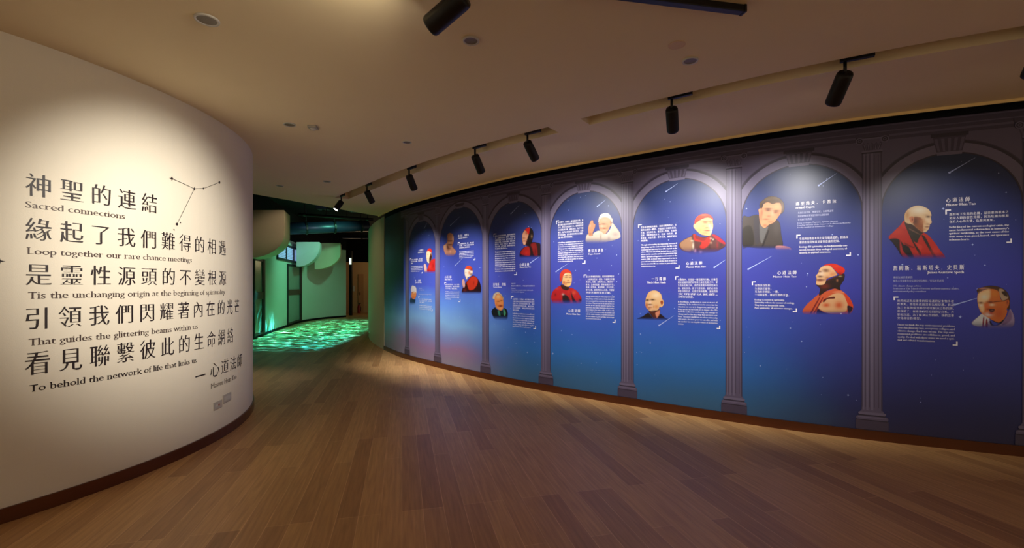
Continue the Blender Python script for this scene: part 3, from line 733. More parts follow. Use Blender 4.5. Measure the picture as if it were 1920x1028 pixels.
# the sky print itself
us = arange(U_MUR0, U_NEAR, 220); vs2 = arange(V0, V1, 24)
bm = bmesh.new(); wallsheet(bm, wr, us, vs2, .004); flip_to(bm, (0, 0, 1.5))
L = bm.loops.layers.uv.new('metres'); lk = {}
k = 0; bm.verts.ensure_lookup_table()
for j, v in enumerate(vs2):
    for i, u in enumerate(us): lk[bm.verts[j*len(us)+i]] = (u, v)
for f in bm.faces:
    for l in f.loops: l[L].uv = lk[l.vert]
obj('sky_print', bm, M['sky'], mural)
def strip(bm, fn, lo, hi, us, off, mi=0):
    """fill between two height profiles along us"""
    a = [bm.verts.new(fn(u, lo(u), off)) for u in us]; b = [bm.verts.new(fn(u, hi(u), off)) for u in us]
    for i in range(len(us)-1):
        if abs(hi(us[i])-lo(us[i])) < 1e-6 and abs(hi(us[i+1])-lo(us[i+1])) < 1e-6: continue
        bm.faces.new((a[i], a[i+1], b[i+1], b[i])).material_index = mi
def rect(bm, u0, u1, v0, v1, off, mi=0, n=None):
    n = n or max(1, int(abs(u1-u0)/.12)); strip(bm, wr, lambda u: v0, lambda u: v1, arange(u0, u1, n), off, mi)
def mobj(name, bm, m, parent):
    flip_to(bm, (0, 0, 1.5)); return obj(name, bm, m, parent)
ST = [M['stone'], M['stone_l'], M['stone_d'], M['stone_k']]
colx = [764, 821, 911, 1024, 1176.8, 1376.2, 1634.6, 1939]
cols_u = [pr(x, 520)[0] for x in colx]
P_ = cols_u[-1]-cols_u[-2]; cols_u.append(cols_u[-1]+1.2)
SPR = 2.215
# entablature along the top; dim light up there put into its darker tones
bm = bmesh.new()
ua = pr(752, 400)[0]
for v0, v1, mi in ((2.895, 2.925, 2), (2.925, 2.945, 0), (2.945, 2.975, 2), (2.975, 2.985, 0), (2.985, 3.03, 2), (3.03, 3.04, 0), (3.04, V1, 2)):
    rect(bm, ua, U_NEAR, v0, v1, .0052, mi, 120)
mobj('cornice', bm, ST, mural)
# arches
for a, b in zip(cols_u, cols_u[1:]):
    if b > U_NEAR: break
    c = (a+b)/2; hp = (b-a)/2; r = hp-.08
    r1 = r; r2 = r+.125
    bm = bmesh.new(); n = 44
    lo = lambda u: SPR+math.sqrt(max(r1*r1-(u-c)**2, 0)) if abs(u-c) < r1 else SPR
    uu = sorted(set(arange(a, c-r1, 2)+[c-r1*math.cos(math.pi*i/n) for i in range(n+1)]+arange(c+r1, b, 2)))
    strip(bm, wr, lo, lambda u: 2.895, uu, .0054, 0)
    ar = mobj('arch', bm, ST, mural)
    bm = bmesh.new()
    for ra, rb, mi in ((r1, r1+.012, 3), (r1+.012, r2-.03, 1), (r2-.03, r2-.008, 3), (r2-.008, r2, 2)):
        pts = [(math.pi*i/60) for i in range(61)]
        for t0, t1 in zip(pts, pts[1:]):
            q = [(max(-hp, min(hp, rr*math.cos(t))), SPR+rr*math.sin(t)) for rr, t in ((ra, t0), (rb, t0), (rb, t1), (ra, t1))]
            if abs(q[0][0]) >= hp and abs(q[2][0]) >= hp: continue
            try: bm.faces.new([bm.verts.new(wr(c+x, y, .0062)) for x, y in q]).material_index = mi
            except ValueError: pass
    mobj('archivolt', bm, ST, ar)
    bm = bmesh.new(); kb = SPR+r1-.012
    def trap(x0, x1, X0, X1, v0, v1, mi): bm.faces.new([bm.verts.new(wr(c+x, y, .007)) for x, y in ((x0, v0), (x1, v0), (X1, v1), (X0, v1))]).material_index = mi
    trap(-.092, .092, -.125, .125, kb+.03, 2.9, 2)
    trap(-.088, .088, -.092, .092, kb, kb+.03, 1)
    for i in range(5):
        x = -.075+.0375*i; X = x*1.3
        f = bm.faces.new([bm.verts.new(wr(c+q, y, .0078)) for q, y in ((x-.008, kb+.035), (x+.008, kb+.035), (X+.012, 2.85), (X-.012, 2.85))]); f.material_index = 0
    f = bm.faces.new([bm.verts.new(wr(c+q, y, .0078)) for q, y in ((-.135, 2.865), (.135, 2.865), (.135, 2.9), (-.135, 2.9))]); f.material_index = 3
    mobj('keystone', bm, ST, ar)
# columns
def column(c):
    CB = .285; CT = 2.79
    bm = bmesh.new(); n = 13; w0, w1 = .082, .076
    for i in range(n):
        mi = 0 if i % 2 else 1
        if i in (0, n-1): mi = 2
        g0 = -1+2*i/n+(.0 if i % 2 == 0 else .0); g1 = g0+2/n
        s = lambda g: math.sin(g*math.pi/2*.96)
        vv = [CB, .9, 1.5, 2.1, CT]
        prev = None
        for v in vv:
            w = w0+(w1-w0)*(v-CB)/(CT-CB)
            cur = (bm.verts.new(wr(c+s(g0)*w, v, .0085)), bm.verts.new(wr(c+s(g1)*w, v, .0085)))
            if prev: bm.faces.new((prev[0], prev[1], cur[1], cur[0])).material_index = [2, 0, 1, 0, 1, 0, 1, 0, 1, 0, 0, 2, 2][i] if i % 2 else [2, 1, 1, 1, 1, 1, 1, 1, 0, 1, 0, 1, 2][i]
            prev = cur
    for i in range(1, n, 2):
        g = -1+2*(i+.5)/n; x = math.sin(g*math.pi/2*.96)
        stroke(bm, wr, (c+x*w0, CB+.03), (c+x*w1, CT-.03), .0045, .0092, 3)
        for f in bm.faces[-3:]: f.material_index = 2
    co = mobj('column', bm, ST, mural)
    def P(bm, pts, mi, off): poly = bm.faces.new([bm.verts.new(wr(c+x, y, off)) for x, y in pts]); poly.material_index = mi
    bm = bmesh.new()
    P(bm, [(-.082, 2.79), (.082, 2.79), (.082, 2.805), (-.082, 2.805)], 1, .009); P(bm, [(-.08, 2.778), (.08, 2.778), (.08, 2.79), (-.08, 2.79)], 3, .009)
    P(bm, [(-.078, 2.805), (.078, 2.805), (.112, 2.93), (-.112, 2.93)], 0, .009)
    for x in (-.05, -.025, 0, .025, .05):                                       # leaves
        P(bm, [(x*1.0-.010, 2.81), (x*1.0+.010, 2.81), (x*1.3+.012, 2.86), (x*1.35, 2.885), (x*1.3-.012, 2.86)], 2, .0096)
        P(bm, [(x-.003, 2.812), (x+.003, 2.812), (x*1.3+.003, 2.87), (x*1.3-.003, 2.87)], 1, .0101)
    for s in (-1, 1):                                                            # scrolls
        for r_, mi, o in ((.032, 1, .0104), (.024, 3, .0108), (.015, 0, .0112), (.007, 3, .0116)):
            P(bm, [(s*.098+r_*math.cos(2*math.pi*i/16), 2.905+r_*math.sin(2*math.pi*i/16)) for i in range(16)], mi, o)
    P(bm, [(-.10, 2.915), (.10, 2.915), (.10, 2.928), (-.10, 2.928)], 1, .0102)
    P(bm, [(-.13, 2.935), (.13, 2.935), (.136, 2.962), (-.136, 2.962)], 2, .0098); P(bm, [(-.13, 2.928), (.13, 2.928), (.13, 2.936), (-.13, 2.936)], 3, .0100)
    mobj('capital', bm, ST, co)
    bm = bmesh.new()
    def rr(w, v0, v1, mi, off, rad):
        h = (v1-v0)/2; m = (v0+v1)/2; rad = min(rad, h); pts = []
        for sx, sy, a0 in ((1, -1, -90), (1, 1, 0), (-1, 1, 90), (-1, -1, 180)):
            for k in range(5):
                a = math.radians(a0+90*k/4); pts.append((sx*(w-rad)+rad*math.cos(a), m+sy*(h-rad)+rad*math.sin(a)))
        P(bm, pts, mi, off)
    P(bm, [(-.098, .262), (.098, .262), (.084, .288), (-.084, .288)], 0, .009)
    rr(.108, .242, .268, 1, .0095, .013); rr(.104, .226, .244, 3, .0093, .004); rr(.126, .188, .23, 0, .0098, .02)
    P(bm, [(-.112, .212), (.112, .212), (.108, .222), (-.108, .222)], 1, .0102)
    P(bm, [(-.122, .186), (.122, .186), (.122, .194), (-.122, .194)], 3, .0103)
    P(bm, [(-.128, V0), (.128, V0), (.128, .188), (-.128, .188)], 2, .0095)
    P(bm, [(-.128, V0), (.128, V0), (.128, .10), (-.128, .10)], 3, .0100)
    mobj('base', bm, ST, co)
for c in cols_u:
    if c < U_NEAR-.15: column(c)
# ------------------------------------------------------------------ stars and meteors
bm = bmesh.new(); rs = random.Random(11)
for i in range(260):
    u = rs.uniform(cols_u[0], cols_u[7]+.3); v = rs.uniform(.35, 2.7)
    if min(abs(u-c) for c in cols_u) < .1: continue
    j = max(k for k in range(len(cols_u)) if cols_u[k] <= u); c = (cols_u[j]+cols_u[j+1])/2; r = (cols_u[j+1]-cols_u[j])/2-.1
    if v > SPR+math.sqrt(max(r*r-(u-c)**2, 0)): continue
    disc(bm, wr, (u, v), rs.choice((.0025, .003, .004, .005, .007)), .0048, 8)
for x, y, r in ((1547, 538, .016), (1037, 663, .018), (1073, 627.6, .01), (1090, 681.5, .011), (1119, 680.5, .008), (1201, 626.5, .011), (1219.5, 643, .012), (1195, 684, .009), (1590, 741, .012), (989, 661, .014), (1003, 642, .009), (945, 618.5, .009), (1009, 684, .008), (1482, 615.5, .01), (1503, 640, .009), (1800, 594.5, .013), (1886, 361, .009), (1823, 459, .010), (1846, 497.5, .008), (1512, 538, .008), (1089, 370, .008), (1141, 386, .01), (1305, 419, .008), (1350, 420, .007), (1160, 514, .01), (1105, 507, .01), (1768, 391.5, .012)):
    u, v = pr(x, y); disc(bm, wr, (u, v), r*.55, .0049, 10); star4(bm, wr, (u, v), r*1.3, .0048, .12)
mobj('star_field', bm, M['star'], mural)
for x0, y0, x1, y1 in ((1780, 324, 1828, 296), (1790, 571.5, 1834, 558.5), (1535, 348, 1569, 325), (1403, 505, 1447, 480.5), (1249, 359.5, 1271, 344), (1339.5, 501.5, 1361, 487), (1236, 610.5, 1264, 592), (1120.5, 387, 1136, 375), (1043, 509.5, 1066, 494), (958.5, 401, 974, 385), (995.5, 492.5, 1012, 481), (845, 423, 863, 406), (853.5, 498.5, 869, 483), (796, 428, 802, 417)):
    p, q = pr(x0, y0), pr(x1, y1); d = Vector((q[0]-p[0], q[1]-p[1])); m = Vector((-d.y, d.x)).normalized()
    bm = bmesh.new(); n = 6
    for i in range(n):
        a = Vector(p)+d*(i/n); b = Vector(p)+d*((i+1)/n); wa = .0055*(1-.8*i/n); wb = .0055*(1-.8*(i+1)/n)
        poly_on(bm, wr, [tuple(a-m*wa), tuple(b-m*wb), tuple(b+m*wb), tuple(a+m*wa)], .0049)
    disc(bm, wr, p, .0095, .0050, 10)
    mobj('meteor', bm, M['star'], mural)
# ------------------------------------------------------------------ printed words
TO = .0062
def part_empty(name, parent, loc):
    o = bpy.data.objects.new(name, None); COL.objects.link(o); o.parent = parent; o.location = Vector(loc)-abs_loc(parent); return o
def heading(cjk, lat, x0, x1, y0, y1, lx0, lx1, ly0, ly1):
    u0, vb = pr(x0, y1); u1 = pr(x1, y1)[0]; vt = pr(x0, y0)[1]; s = (vt-vb)/.88
    r = part_empty('heading', mural, wr(u0, vb, TO))
    o, w = line(cjk, .014, 2, 0, 1.3); xs = min(q[0]+q[1][:, 0].min() for q in o if len(q[1])); sx = (u1-u0)/(w-xs)
    groups = [[]]
    for ch, q in zip(cjk, o):
        groups[-1].append(q)
        if ch in '．　': groups.append([])
    for g in groups:
        bm = bmesh.new()
        for x, V, Fc in g:
            vv = [bm.verts.new(wr(u0+(x-xs+p[0])*sx, vb+.07*s+p[1]*s, TO)) for p in V]
            for f in Fc:
                try: bm.faces.new([vv[i] for i in f])
                except ValueError: pass
        mobj('chinese_name', bm, M['print_white'], r)
    bm = bmesh.new()
    u0, vb = pr(lx0, ly1); u1 = pr(lx1, ly1)[0]; vt = pr(lx0, ly0)[1]; s = (vt-vb)/.74
    put_text(bm, wr, lat, u0, u1, vb, s, TO, .016, 2)
    mobj('latin_name', bm, M['print_white'], r); return r
def rows(bm, lines, x0, x1, y0, y1, last=None, weight=.008, pitch=None):
    """lines set solid between x0 and x1; y0 is the middle of the first row, y1 of the last, at x0"""
    ua, va = pr(x0, y0); vz = pr(x0, y1)[1]; ub = pr(x1, y0)[0]; n = len(lines)
    lead = (va-vz)/max(n-1, 1) if n > 1 else .03
    for i, t in enumerate(lines):
        e = ub
        if last and i in last: e = pr(last[i], y0)[0]
        cj = is_cjk(t[0]) or is_cjk(t[-1]); size = lead*(.80 if cj else .86)
        v = va-lead*i-(.38 if cj else .26)*size
        put_text(bm, wr, t, ua, e, v, size, TO, weight if cj else weight, 2, pitch=1.08)
def brackets(tl, br, parent):
    bm = bmesh.new(); u, v = pr(tl[0], tl[1]); u2, v2 = pr(tl[2], tl[3]); w = .011
    poly_on(bm, wr, [(u, v), (u, v2), (u+w, v2), (u+w, v-w), (u2, v-w), (u2, v)], TO); mobj('corner_bracket', bm, M['print_white'], parent)
    bm = bmesh.new(); u, v = pr(br[0], br[3]); u2, v2 = pr(br[2], br[1])
    poly_on(bm, wr, [(u, v), (u2, v), (u2, v2), (u2-w, v2), (u2-w, v+w), (u, v+w)], TO); mobj('corner_bracket', bm, M['print_white'], parent)
def quote(blocks, tl, br):
    root = part_empty('quotation', mural, wr(*pr(tl[0], br[3]), TO))
    for b in blocks:
        bm = bmesh.new(); rows(bm, *b); mobj('chinese_paragraph' if is_cjk(b[0][0][0]) else 'english_paragraph', bm, M['print_white'], root)
    brackets(tl, br, root); return root
def caption(blocks):
    bm = bmesh.new()
    for b in blocks: rows(bm, *b)
    return mobj('caption', bm, M['print_pale'], mural)
def para(txt, n, k):                                # break running text into n rows of about k letters
    out = []; ws = txt.split(' '); cur = ''
    for w in ws:
        if len(cur)+len(w)+1 > k and cur: out.append(cur); cur = w
        else: cur = (cur+' '+w).strip()
    out.append(cur); return out[:n]
def cpara(txt, n, k): return [txt[i*k:(i+1)*k] for i in range(n) if txt[i*k:(i+1)*k]]
MT = 'Master Hsin Tao'; HT = '心道法師'
# seventh arch
heading(HT, MT, 1773, 1818, 372, 380, 1773, 1829, 382, 387)
quote([(['面對現下生態的危機，最重要的根本之', '道是人類的靈性覺醒，因為危機的根源', '在於人心的貪婪，仇恨與無知。'], 1779.5, 1890.5, 402.5, 416, {2: 1864}, .01),
       (['In the face of the current ecological crisis, the', "most fundamental solution lies in humanity's", 'spiritual awakening, as the root cause of the', 'crisis stems from greed, hatred, and ignorance', 'in human hearts.'], 1779, 1891, 426.6, 450, {4: 1817}, .014)], (1771.8, 393.6, 1782.5, 402), (1886.5, 447.5, 1896.7, 455.8))
heading('詹姆斯．葛斯塔夫．史貝斯', 'James Gustave Speth', 1674.5, 1807, 498.6, 507.3, 1738, 1807, 508, 513)
caption([(['美國氣候變遷顧問'], 1674.6, 1710, 520.4, 520.4, None, .004), (['耶魯大學林業與環境研究學院教授／環境政策顧問'], 1674.6, 1769, 527, 527, None, .004)])
caption([(['U.S. climate change adviser', 'Professor at Yale School of Forestry and Environmental Studies,', 'environmental policy consultant'], 1674, 1798, 536.5, 546.5, {0: 1727.6, 2: 1736}, .004)])
quote([(['我曾經認為最重要的環境議題是生物多樣', '性喪失，生態系統崩潰和氣候變遷。我認', '為三十年的優秀科學可以解決這些問題。', '但我錯了。最重要的環境問題是自私、貪', '婪和冷漠。為了解決這些問題，我們需要', '文化和靈性轉型。'], 1682, 1788, 564, 596.4, {5: 1726}, .002),
       (['I used to think the top environmental problems', 'were biodiversity loss, ecosystem collapse, and', 'climate change. But I was wrong. The top envi-', 'ronmental problems are selfishness, greed, and', 'apathy. To deal with those issues we need a spiri-', 'tual and cultural transformation.'], 1682.7, 1789.4, 609, 637.5, {5: 1752.5}, .002)], (1675, 556.4, 1684, 563), (1785.7, 640.7, 1795, 648.2))
# sixth arch
heading('弗里喬夫．卡普拉', 'Fritjof Capra', 1491.7, 1568, 379.5, 385.9, 1491.7, 1527.5, 388.3, 392)
caption([(['美國生態學家、物理學家、系統理論家'], 1496, 1562.5, 399.5, 399.5, None, .004), (['美國加州柏克萊生態文學中心創始主任'], 1496, 1554, 405.8, 405.8, None, .004), (['舒馬赫學院教師'], 1496, 1522, 412.2, 412.2, None, .004)])
caption([(['Deep ecologist, Physicist, Systems theorist', 'Founding Director of the Center for Ecoliteracy in Berkeley', 'Faculty member of Schumacher College'], 1495, 1594.7, 419, 427.3, {0: 1571, 2: 1562.5}, .004)])
quote([(['生態與靈性在本質上是互相連結的，因為深', '層的生態覺知就是靈性意識的覺知。'], 1499, 1590, 448.2, 454.8, {1: 1574}, .012),
       (['Ecology and spirituality are fundamentally con-', 'nected, because deep ecological awareness, ul-', 'timately, is spiritual awareness.'], 1498.5, 1589, 463.6, 474.6, {2: 1557.5}, .016)], (1493, 440.5, 1500.7, 447), (1586.3, 473, 1595.2, 480))
heading(HT, MT, 1457.3, 1493.3, 508, 515, 1449, 1493.3, 517, 520.6)
quote([(['靈性源自生態，', '生態源於靈性，', '互為依存連結，一體，', '一切的靈性，都是生態的呈現。'], 1415.5, 1478.6, 535.3, 552.9, {0: 1446, 1: 1446, 2: 1460, 3: 1479.5}, .012),
       (['Ecology is rooted in spirituality,', 'Spirituality reflects the essence of ecology.', 'They form an inseparable unity,', 'Pure spirituality, all existence emerges.'], 1415, 1489.6, 562.4, 577.6, {0: 1471, 2: 1471, 3: 1486}, .012)], (1409.8, 528, 1417.2, 535), (1486.4, 578.6, 1494.4, 585.3))
# fifth arch
C5 = '當生命與地球的關係，如同母親與孩子。人類與自然是一體的，不能將它分開來看待。生態，靈性與生活，都是同一件事。生命的覺醒，帶來地球的平安，也讓一切生命，彼此尊重，共存共榮，和平永續。讓我們從內心出發，守護家園，與萬物同行。'
E5 = 'Through understanding the relationship between all living beings and the earth we learn that life is one community and that every form of life depends on the others. When we care for the land and the sea and the air we care for ourselves and for the generations that follow. Spiritual ecology invites us to return to the source of life, to listen with respect and to live in peace with one another and with the whole of nature, so that the network of life can continue to grow and shine. Let us begin from the heart and protect our home together, step by step, in every place and in every moment of our days on this earth with gratitude.'
quote([(cpara(C5, 6, 19)[:5]+['與萬物。'], 1202, 1269, 426.8, 452, {5: 1216}, .012), (para(E5, 10, 56), 1202.5, 1269.7, 460, 499.9, {9: 1229}, .018)], (1197, 421, 1203.6, 427.2), (1267, 497.5, 1274.4, 504))
heading(HT, MT, 1286.3, 1316.6, 491, 497.2, 1286.3, 1323.5, 499, 502.6)
heading('一行禪師', 'Thich Nhat Hanh', 1222, 1248.8, 519.8, 526.2, 1213, 1248.6, 528, 531.6)
C5b = '在佛教中，冥想是一種覺醒的行動。這種覺醒是認識到我們的地球正處在危險之中，眾生也在危險之中。我們需要更多的覺悟與行動，彼此扶持，為了守護地球，我們必須改變生活的方式，以慈悲對待萬物，讓我們的文明得以延續。'
E5b = 'In Buddhism, meditation is seen as an act of awakening. To be awakened is to be aware that the situation we are in is dangerous, and that all living species on the Earth are in danger also. We need the collective awakening, the energy to change and to live in a way that protects our home. The more mindful we are of our relationship with nature, the more peace we can offer, and with one another we can stop the course of destruction and take care of the Earth for generations to come. There is no separation between the two.'
quote([(cpara(C5b, 7, 19)[:6]+['文明得以延續。'], 1271.5, 1345.7, 524.4, 556.9, {6: 1301}, .010), (para(E5b, 10, 50), 1271.5, 1345.7, 566.2, 607.6, {9: 1282}, .006)], (1266, 518.3, 1272.4, 524.6), (1344, 610.8, 1350.6, 617))
# fourth arch
quote([(cpara(C5b, 7, 17)[:6]+['生命的家園。'], 1046.5, 1094, 417.5, 446, {6: 1075.5}, .012), (para(E5b, 10, 46), 1046.5, 1094, 455.6, 490.8, {9: 1075}, .02)], (1043, 414, 1048.6, 420.5), (1092, 488.6, 1098, 495))
heading('教宗方濟各', 'Pope Francis', 1103.4, 1131.8, 467.7, 474, 1103.4, 1126, 475.4, 478)
heading(HT, MT, 1066, 1088, 579.6, 585.2, 1062, 1088, 587, 590)
quote([(cpara(C5, 7, 17)[:6]+['共存共榮的生命之網。'], 1099, 1152, 519, 548.7, {6: 1146}, .012), (para(E5, 11, 52), 1099, 1152, 556.5, 597.4, {10: 1127}, .008)], (1095, 515, 1100, 520.6), (1149, 599.5, 1154.4, 605.4))
# third arch
quote([(cpara(C5, 7, 16)[:6]+['守護家園的心。'], 928.7, 966.5, 443.2, 467, {6: 952}, .012), (para(E5, 10, 48), 928.7, 966.5, 473.5, 509, None, .012)], (926.3, 438.5, 931, 444), (964.5, 510.5, 969.6, 516))
heading(HT, MT, 975, 992.3, 494, 499.2, 975, 996, 500.3, 502.6)
heading('湯瑪斯　貝瑞', 'Thomas Berry', 925.2, 948.6, 531, 536, 925.2, 941, 537.3, 539.4)
caption([(['文化史學家'], 959, 967, 532, 532, None, .004), (['美國天主教神父、宇宙論與地球學者'], 959, 1003, 536.2, 536.2, None, .004), (['Priest'], 959, 967, 541, 541, None, 0), (['Cultural historian and scholar of the earth', 'and of world religions'], 959, 1000, 544.2, 547.6, {1: 983.5}, 0)])
quote([(cpara(C5b, 6, 16)[:5]+['彼此扶持。'], 962, 1002.3, 561, 581.6, {5: 974}, .002), (para(E5b, 7, 46), 962, 1002.3, 588, 612, {6: 995}, -.002)], (958.7, 555.2, 963.2, 560.4), (1000.6, 611, 1005.3, 617))
# second arch
heading('阿諾德．湯恩比', 'Ancient Greece', 859.7, 879.5, 440.7, 445.2, 859.7, 876.7, 446, 448.3)
quote([(['生態與靈性一體，與自然', '共存，尊重生命與萬物', '並回到心靈的家。'], 861.8, 889, 457.8, 465, {2: 882}, .012), (para(E5, 5, 48), 861.8, 888.7, 472.8, 484, {4: 886}, .012)], (859.2, 454.6, 862.5, 459), (888, 483.5, 891.4, 488.3))
heading(HT, MT, 834.6, 846.8, 517.6, 522.2, 834.6, 848, 523.2, 525.5)
quote([(['靈性的覺醒是一切，生態', '連結的開始，我們與萬物', '共存於此，彼此連結。'], 835.8, 861.7, 533.8, 541, {2: 858}, .01), (para(E5b, 5, 46), 835.8, 861.7, 547.3, 560.6, {4: 846}, .006)], (834, 529.5, 837, 534), (859.8, 561.7, 863.6, 566.2))
# first arch
heading(HT, MT, 785.3, 794, 468, 471.8, 784.3, 794.7, 473, 475)
quote([(['心是一切的根源，與生態', '連結並且覺醒，共同守護', '地球。'], 771, 792.4, 487.4, 494.4, {2: 775}, .012), (para(E5, 4, 40), 771, 792.4, 500.6, 509.4, {3: 787}, .01)], (769.3, 484.6, 771.5, 488.4), (790.7, 509.7, 792.9, 512.6))
heading('珍．古德', 'Jane Goodall', 779, 789, 524.8, 528.6, 779, 790.6, 529.4, 531.2)
caption([(['動物學家'], 786, 791.8, 540.8, 540.8, None, 0), (['聯合國和平大使'], 786, 796, 544, 544, None, 0), (['Primatologist and Messenger of Peace'], 786, 810, 552, 552, None, 0)])
quote([(['每一個人都能帶來改變，', '每一天都有影響，我們能', '選擇。'], 786.9, 810, 561, 567, {2: 797}, .006), (para(E5b, 3, 44), 786.9, 810, 573, 579.4, {2: 809}, 0)], (785, 556, 787.2, 559.6), (809, 580.3, 811.5, 583.8))
# ================================================================== THE PRINTED PORTRAITS
def print_mat():
    q = NT('portrait_print'); p = q.p
    ca = q.add('ShaderNodeVertexColor', layer_name='ink'); q.link(ca.outputs['Color'], p.inputs['Base Color']); q.link(ca.outputs['Alpha'], p.inputs['Alpha'])
    p.inputs['Roughness'].default_value = .42; p.inputs['Specular IOR Level'].default_value = .5
    return q.m
M['portrait'] = print_mat()
def spline(pts, n=6):
    P = np.array(pts, float); out = []
    N = len(P)
    for i in range(N):
        p0, p1, p2, p3 = P[i-1], P[i], P[(i+1) % N], P[(i+2) % N]
        for k in range(n):
            t = k/n
            out.append(.5*(2*p1+(p2-p0)*t+(2*p0-5*p1+4*p2-p3)*t*t+(3*p1-p0-3*p2+p3)*t**3))
    return np.array(out)
def sdist(X, Y, P):
    d = np.full(X.shape, 1e9); ins = np.zeros(X.shape, bool)
    for a, b in zip(P, np.roll(P, -1, 0)):
        ex, ey = b-a; L2 = ex*ex+ey*ey+1e-12
        t = np.clip(((X-a[0])*ex+(Y-a[1])*ey)/L2, 0, 1)
        d = np.minimum(d, (X-a[0]-t*ex)**2+(Y-a[1]-t*ey)**2)
        c = (a[1] > Y) != (b[1] > Y)
        with np.errstate(divide='ignore', invalid='ignore'): ins ^= c & (X < (b[0]-a[0])*(Y-a[1])/(b[1]-a[1]+1e-12)+a[0])
    return np.where(ins, 1, -1)*np.sqrt(d)
def pts(s): return [tuple(map(float, q.split(','))) for q in s.split()]
def portrait(ox, oy, sc, boxpx, ops, label, fade=None, dens=1.5, tone=.66):
    """ops are inked in order: ('r', region, outline, colour, softness), ('p', outline, colour, softness) or ('b', x, y, rx, ry, colour, strength)"""
    x0, y0, x1, y1 = boxpx
    ua, ub = pr(x0, 500)[0], pr(x1, 500)[0]; xm = (x0+x1)/2
    vt = max(pr(x0, y0)[1], pr(x1, y0)[1]); vb = min(pr(x0, y1)[1], pr(x1, y1)[1])
    nx = int((x1-x0)*dens*1.25)+4; ny = int((y1-y0)*dens)+4
    U = np.linspace(ua, ub, nx); V = np.linspace(vb, vt, ny)
    pos = np.zeros((ny, nx, 3)); PX = np.zeros((ny, nx)); PY = np.zeros((ny, nx))
    for i, u in enumerate(U):
        X, Y, _ = wr(u, 0, 0); PX[:, i] = 960+X/Y*F; PY[:, i] = HZ-(V-EYE)/Y*F
        X, Y, _ = wr(u, 0, .0056); pos[:, i, 0] = X; pos[:, i, 1] = Y; pos[:, i, 2] = V
    X = (PX-ox)*sc; Y = (PY-oy)*sc
    rgb = np.zeros((ny, nx, 3)); A = np.zeros((ny, nx)); reg = np.full((ny, nx), -1); names = []
    for op in ops:
        if op[0] in 'rp':
            o = op[1:] if op[0] == 'p' else op[2:]
            soft = (o[2] if len(o) > 2 else 1.0)*sc*(1.15 if op[0] == 'p' else .7)
            a = np.clip(.5+sdist(X, Y, spline(pts(o[0])))/(2*soft), 0, 1); a = a*a*(3-2*a); col = o[1]
        else:
            _, cx, cy, rx, ry, col, st = op
            if ry < 17: ry *= 1.3; rx *= 1.12
            if sum(col) < 340 and ry < 32: ry *= 1.25; rx *= 1.2
            r = ((X-cx)/rx)**2+((Y-cy)/ry)**2; a = np.exp(-r*1.2)*st*(A > .02)
        c = np.array(lin(col)[:3])
        if op[0] == 'r':
            if op[1] not in names: names.append(op[1])
            reg[a > .12] = names.index(op[1])
        newA = A+a*(1-A) if op[0] == 'r' else A
        w = np.where(newA > 1e-4, a/np.maximum(newA, 1e-4), 0) if op[0] == 'r' else a
        w = np.clip(w, 0, 1)
        rgb = rgb*(1-w[..., None])+c*w[..., None]; A = newA
    if fade:
        f = np.clip((fade[1]-Y)/(fade[1]-fade[0]+4.5*sc), 0, 1); A = A*f*f*(3-2*f)
    root = bpy.data.objects.new('portrait', None); COL.objects.link(root); root.parent = mural
    c = Vector(wr((ua+ub)/2, vb, .0056)); root.location = c-abs_loc(mural); root['label'] = label
    jit = np.random.RandomState(3).normal(0, .012, rgb.shape[:2]+(1,)); rgb = np.clip(rgb*(1+jit), 0, 1)**1.18*tone
    for k, nm in enumerate(names):
        vid = {}; verts = []; faces = []; cols = []
        def vi(j, i):
            if (j, i) not in vid: vid[(j, i)] = len(verts); verts.append(pos[j, i]); cols.append((*rgb[j, i], A[j, i]))
            return vid[(j, i)]
        for j in range(ny-1):
            for i in range(nx-1):
                q = [(j, i), (j, i+1), (j+1, i+1), (j+1, i)]
                rr_ = max(reg[a] for a in q)
                if rr_ != k or max(A[a] for a in q) < .02: continue
                faces.append([vi(*a) for a in q])
        if not faces: continue
        me = bpy.data.meshes.new(nm); me.from_pydata([tuple(v) for v in verts], [], faces)
        ca = me.color_attributes.new('ink', 'FLOAT_COLOR', 'POINT')
        ca.data.foreach_set('color', np.array(cols, dtype=np.float32).ravel())
        o = link(nm, me, M['portrait'], root)
SKIN = (236, 190, 140); RED = (196, 44, 36)
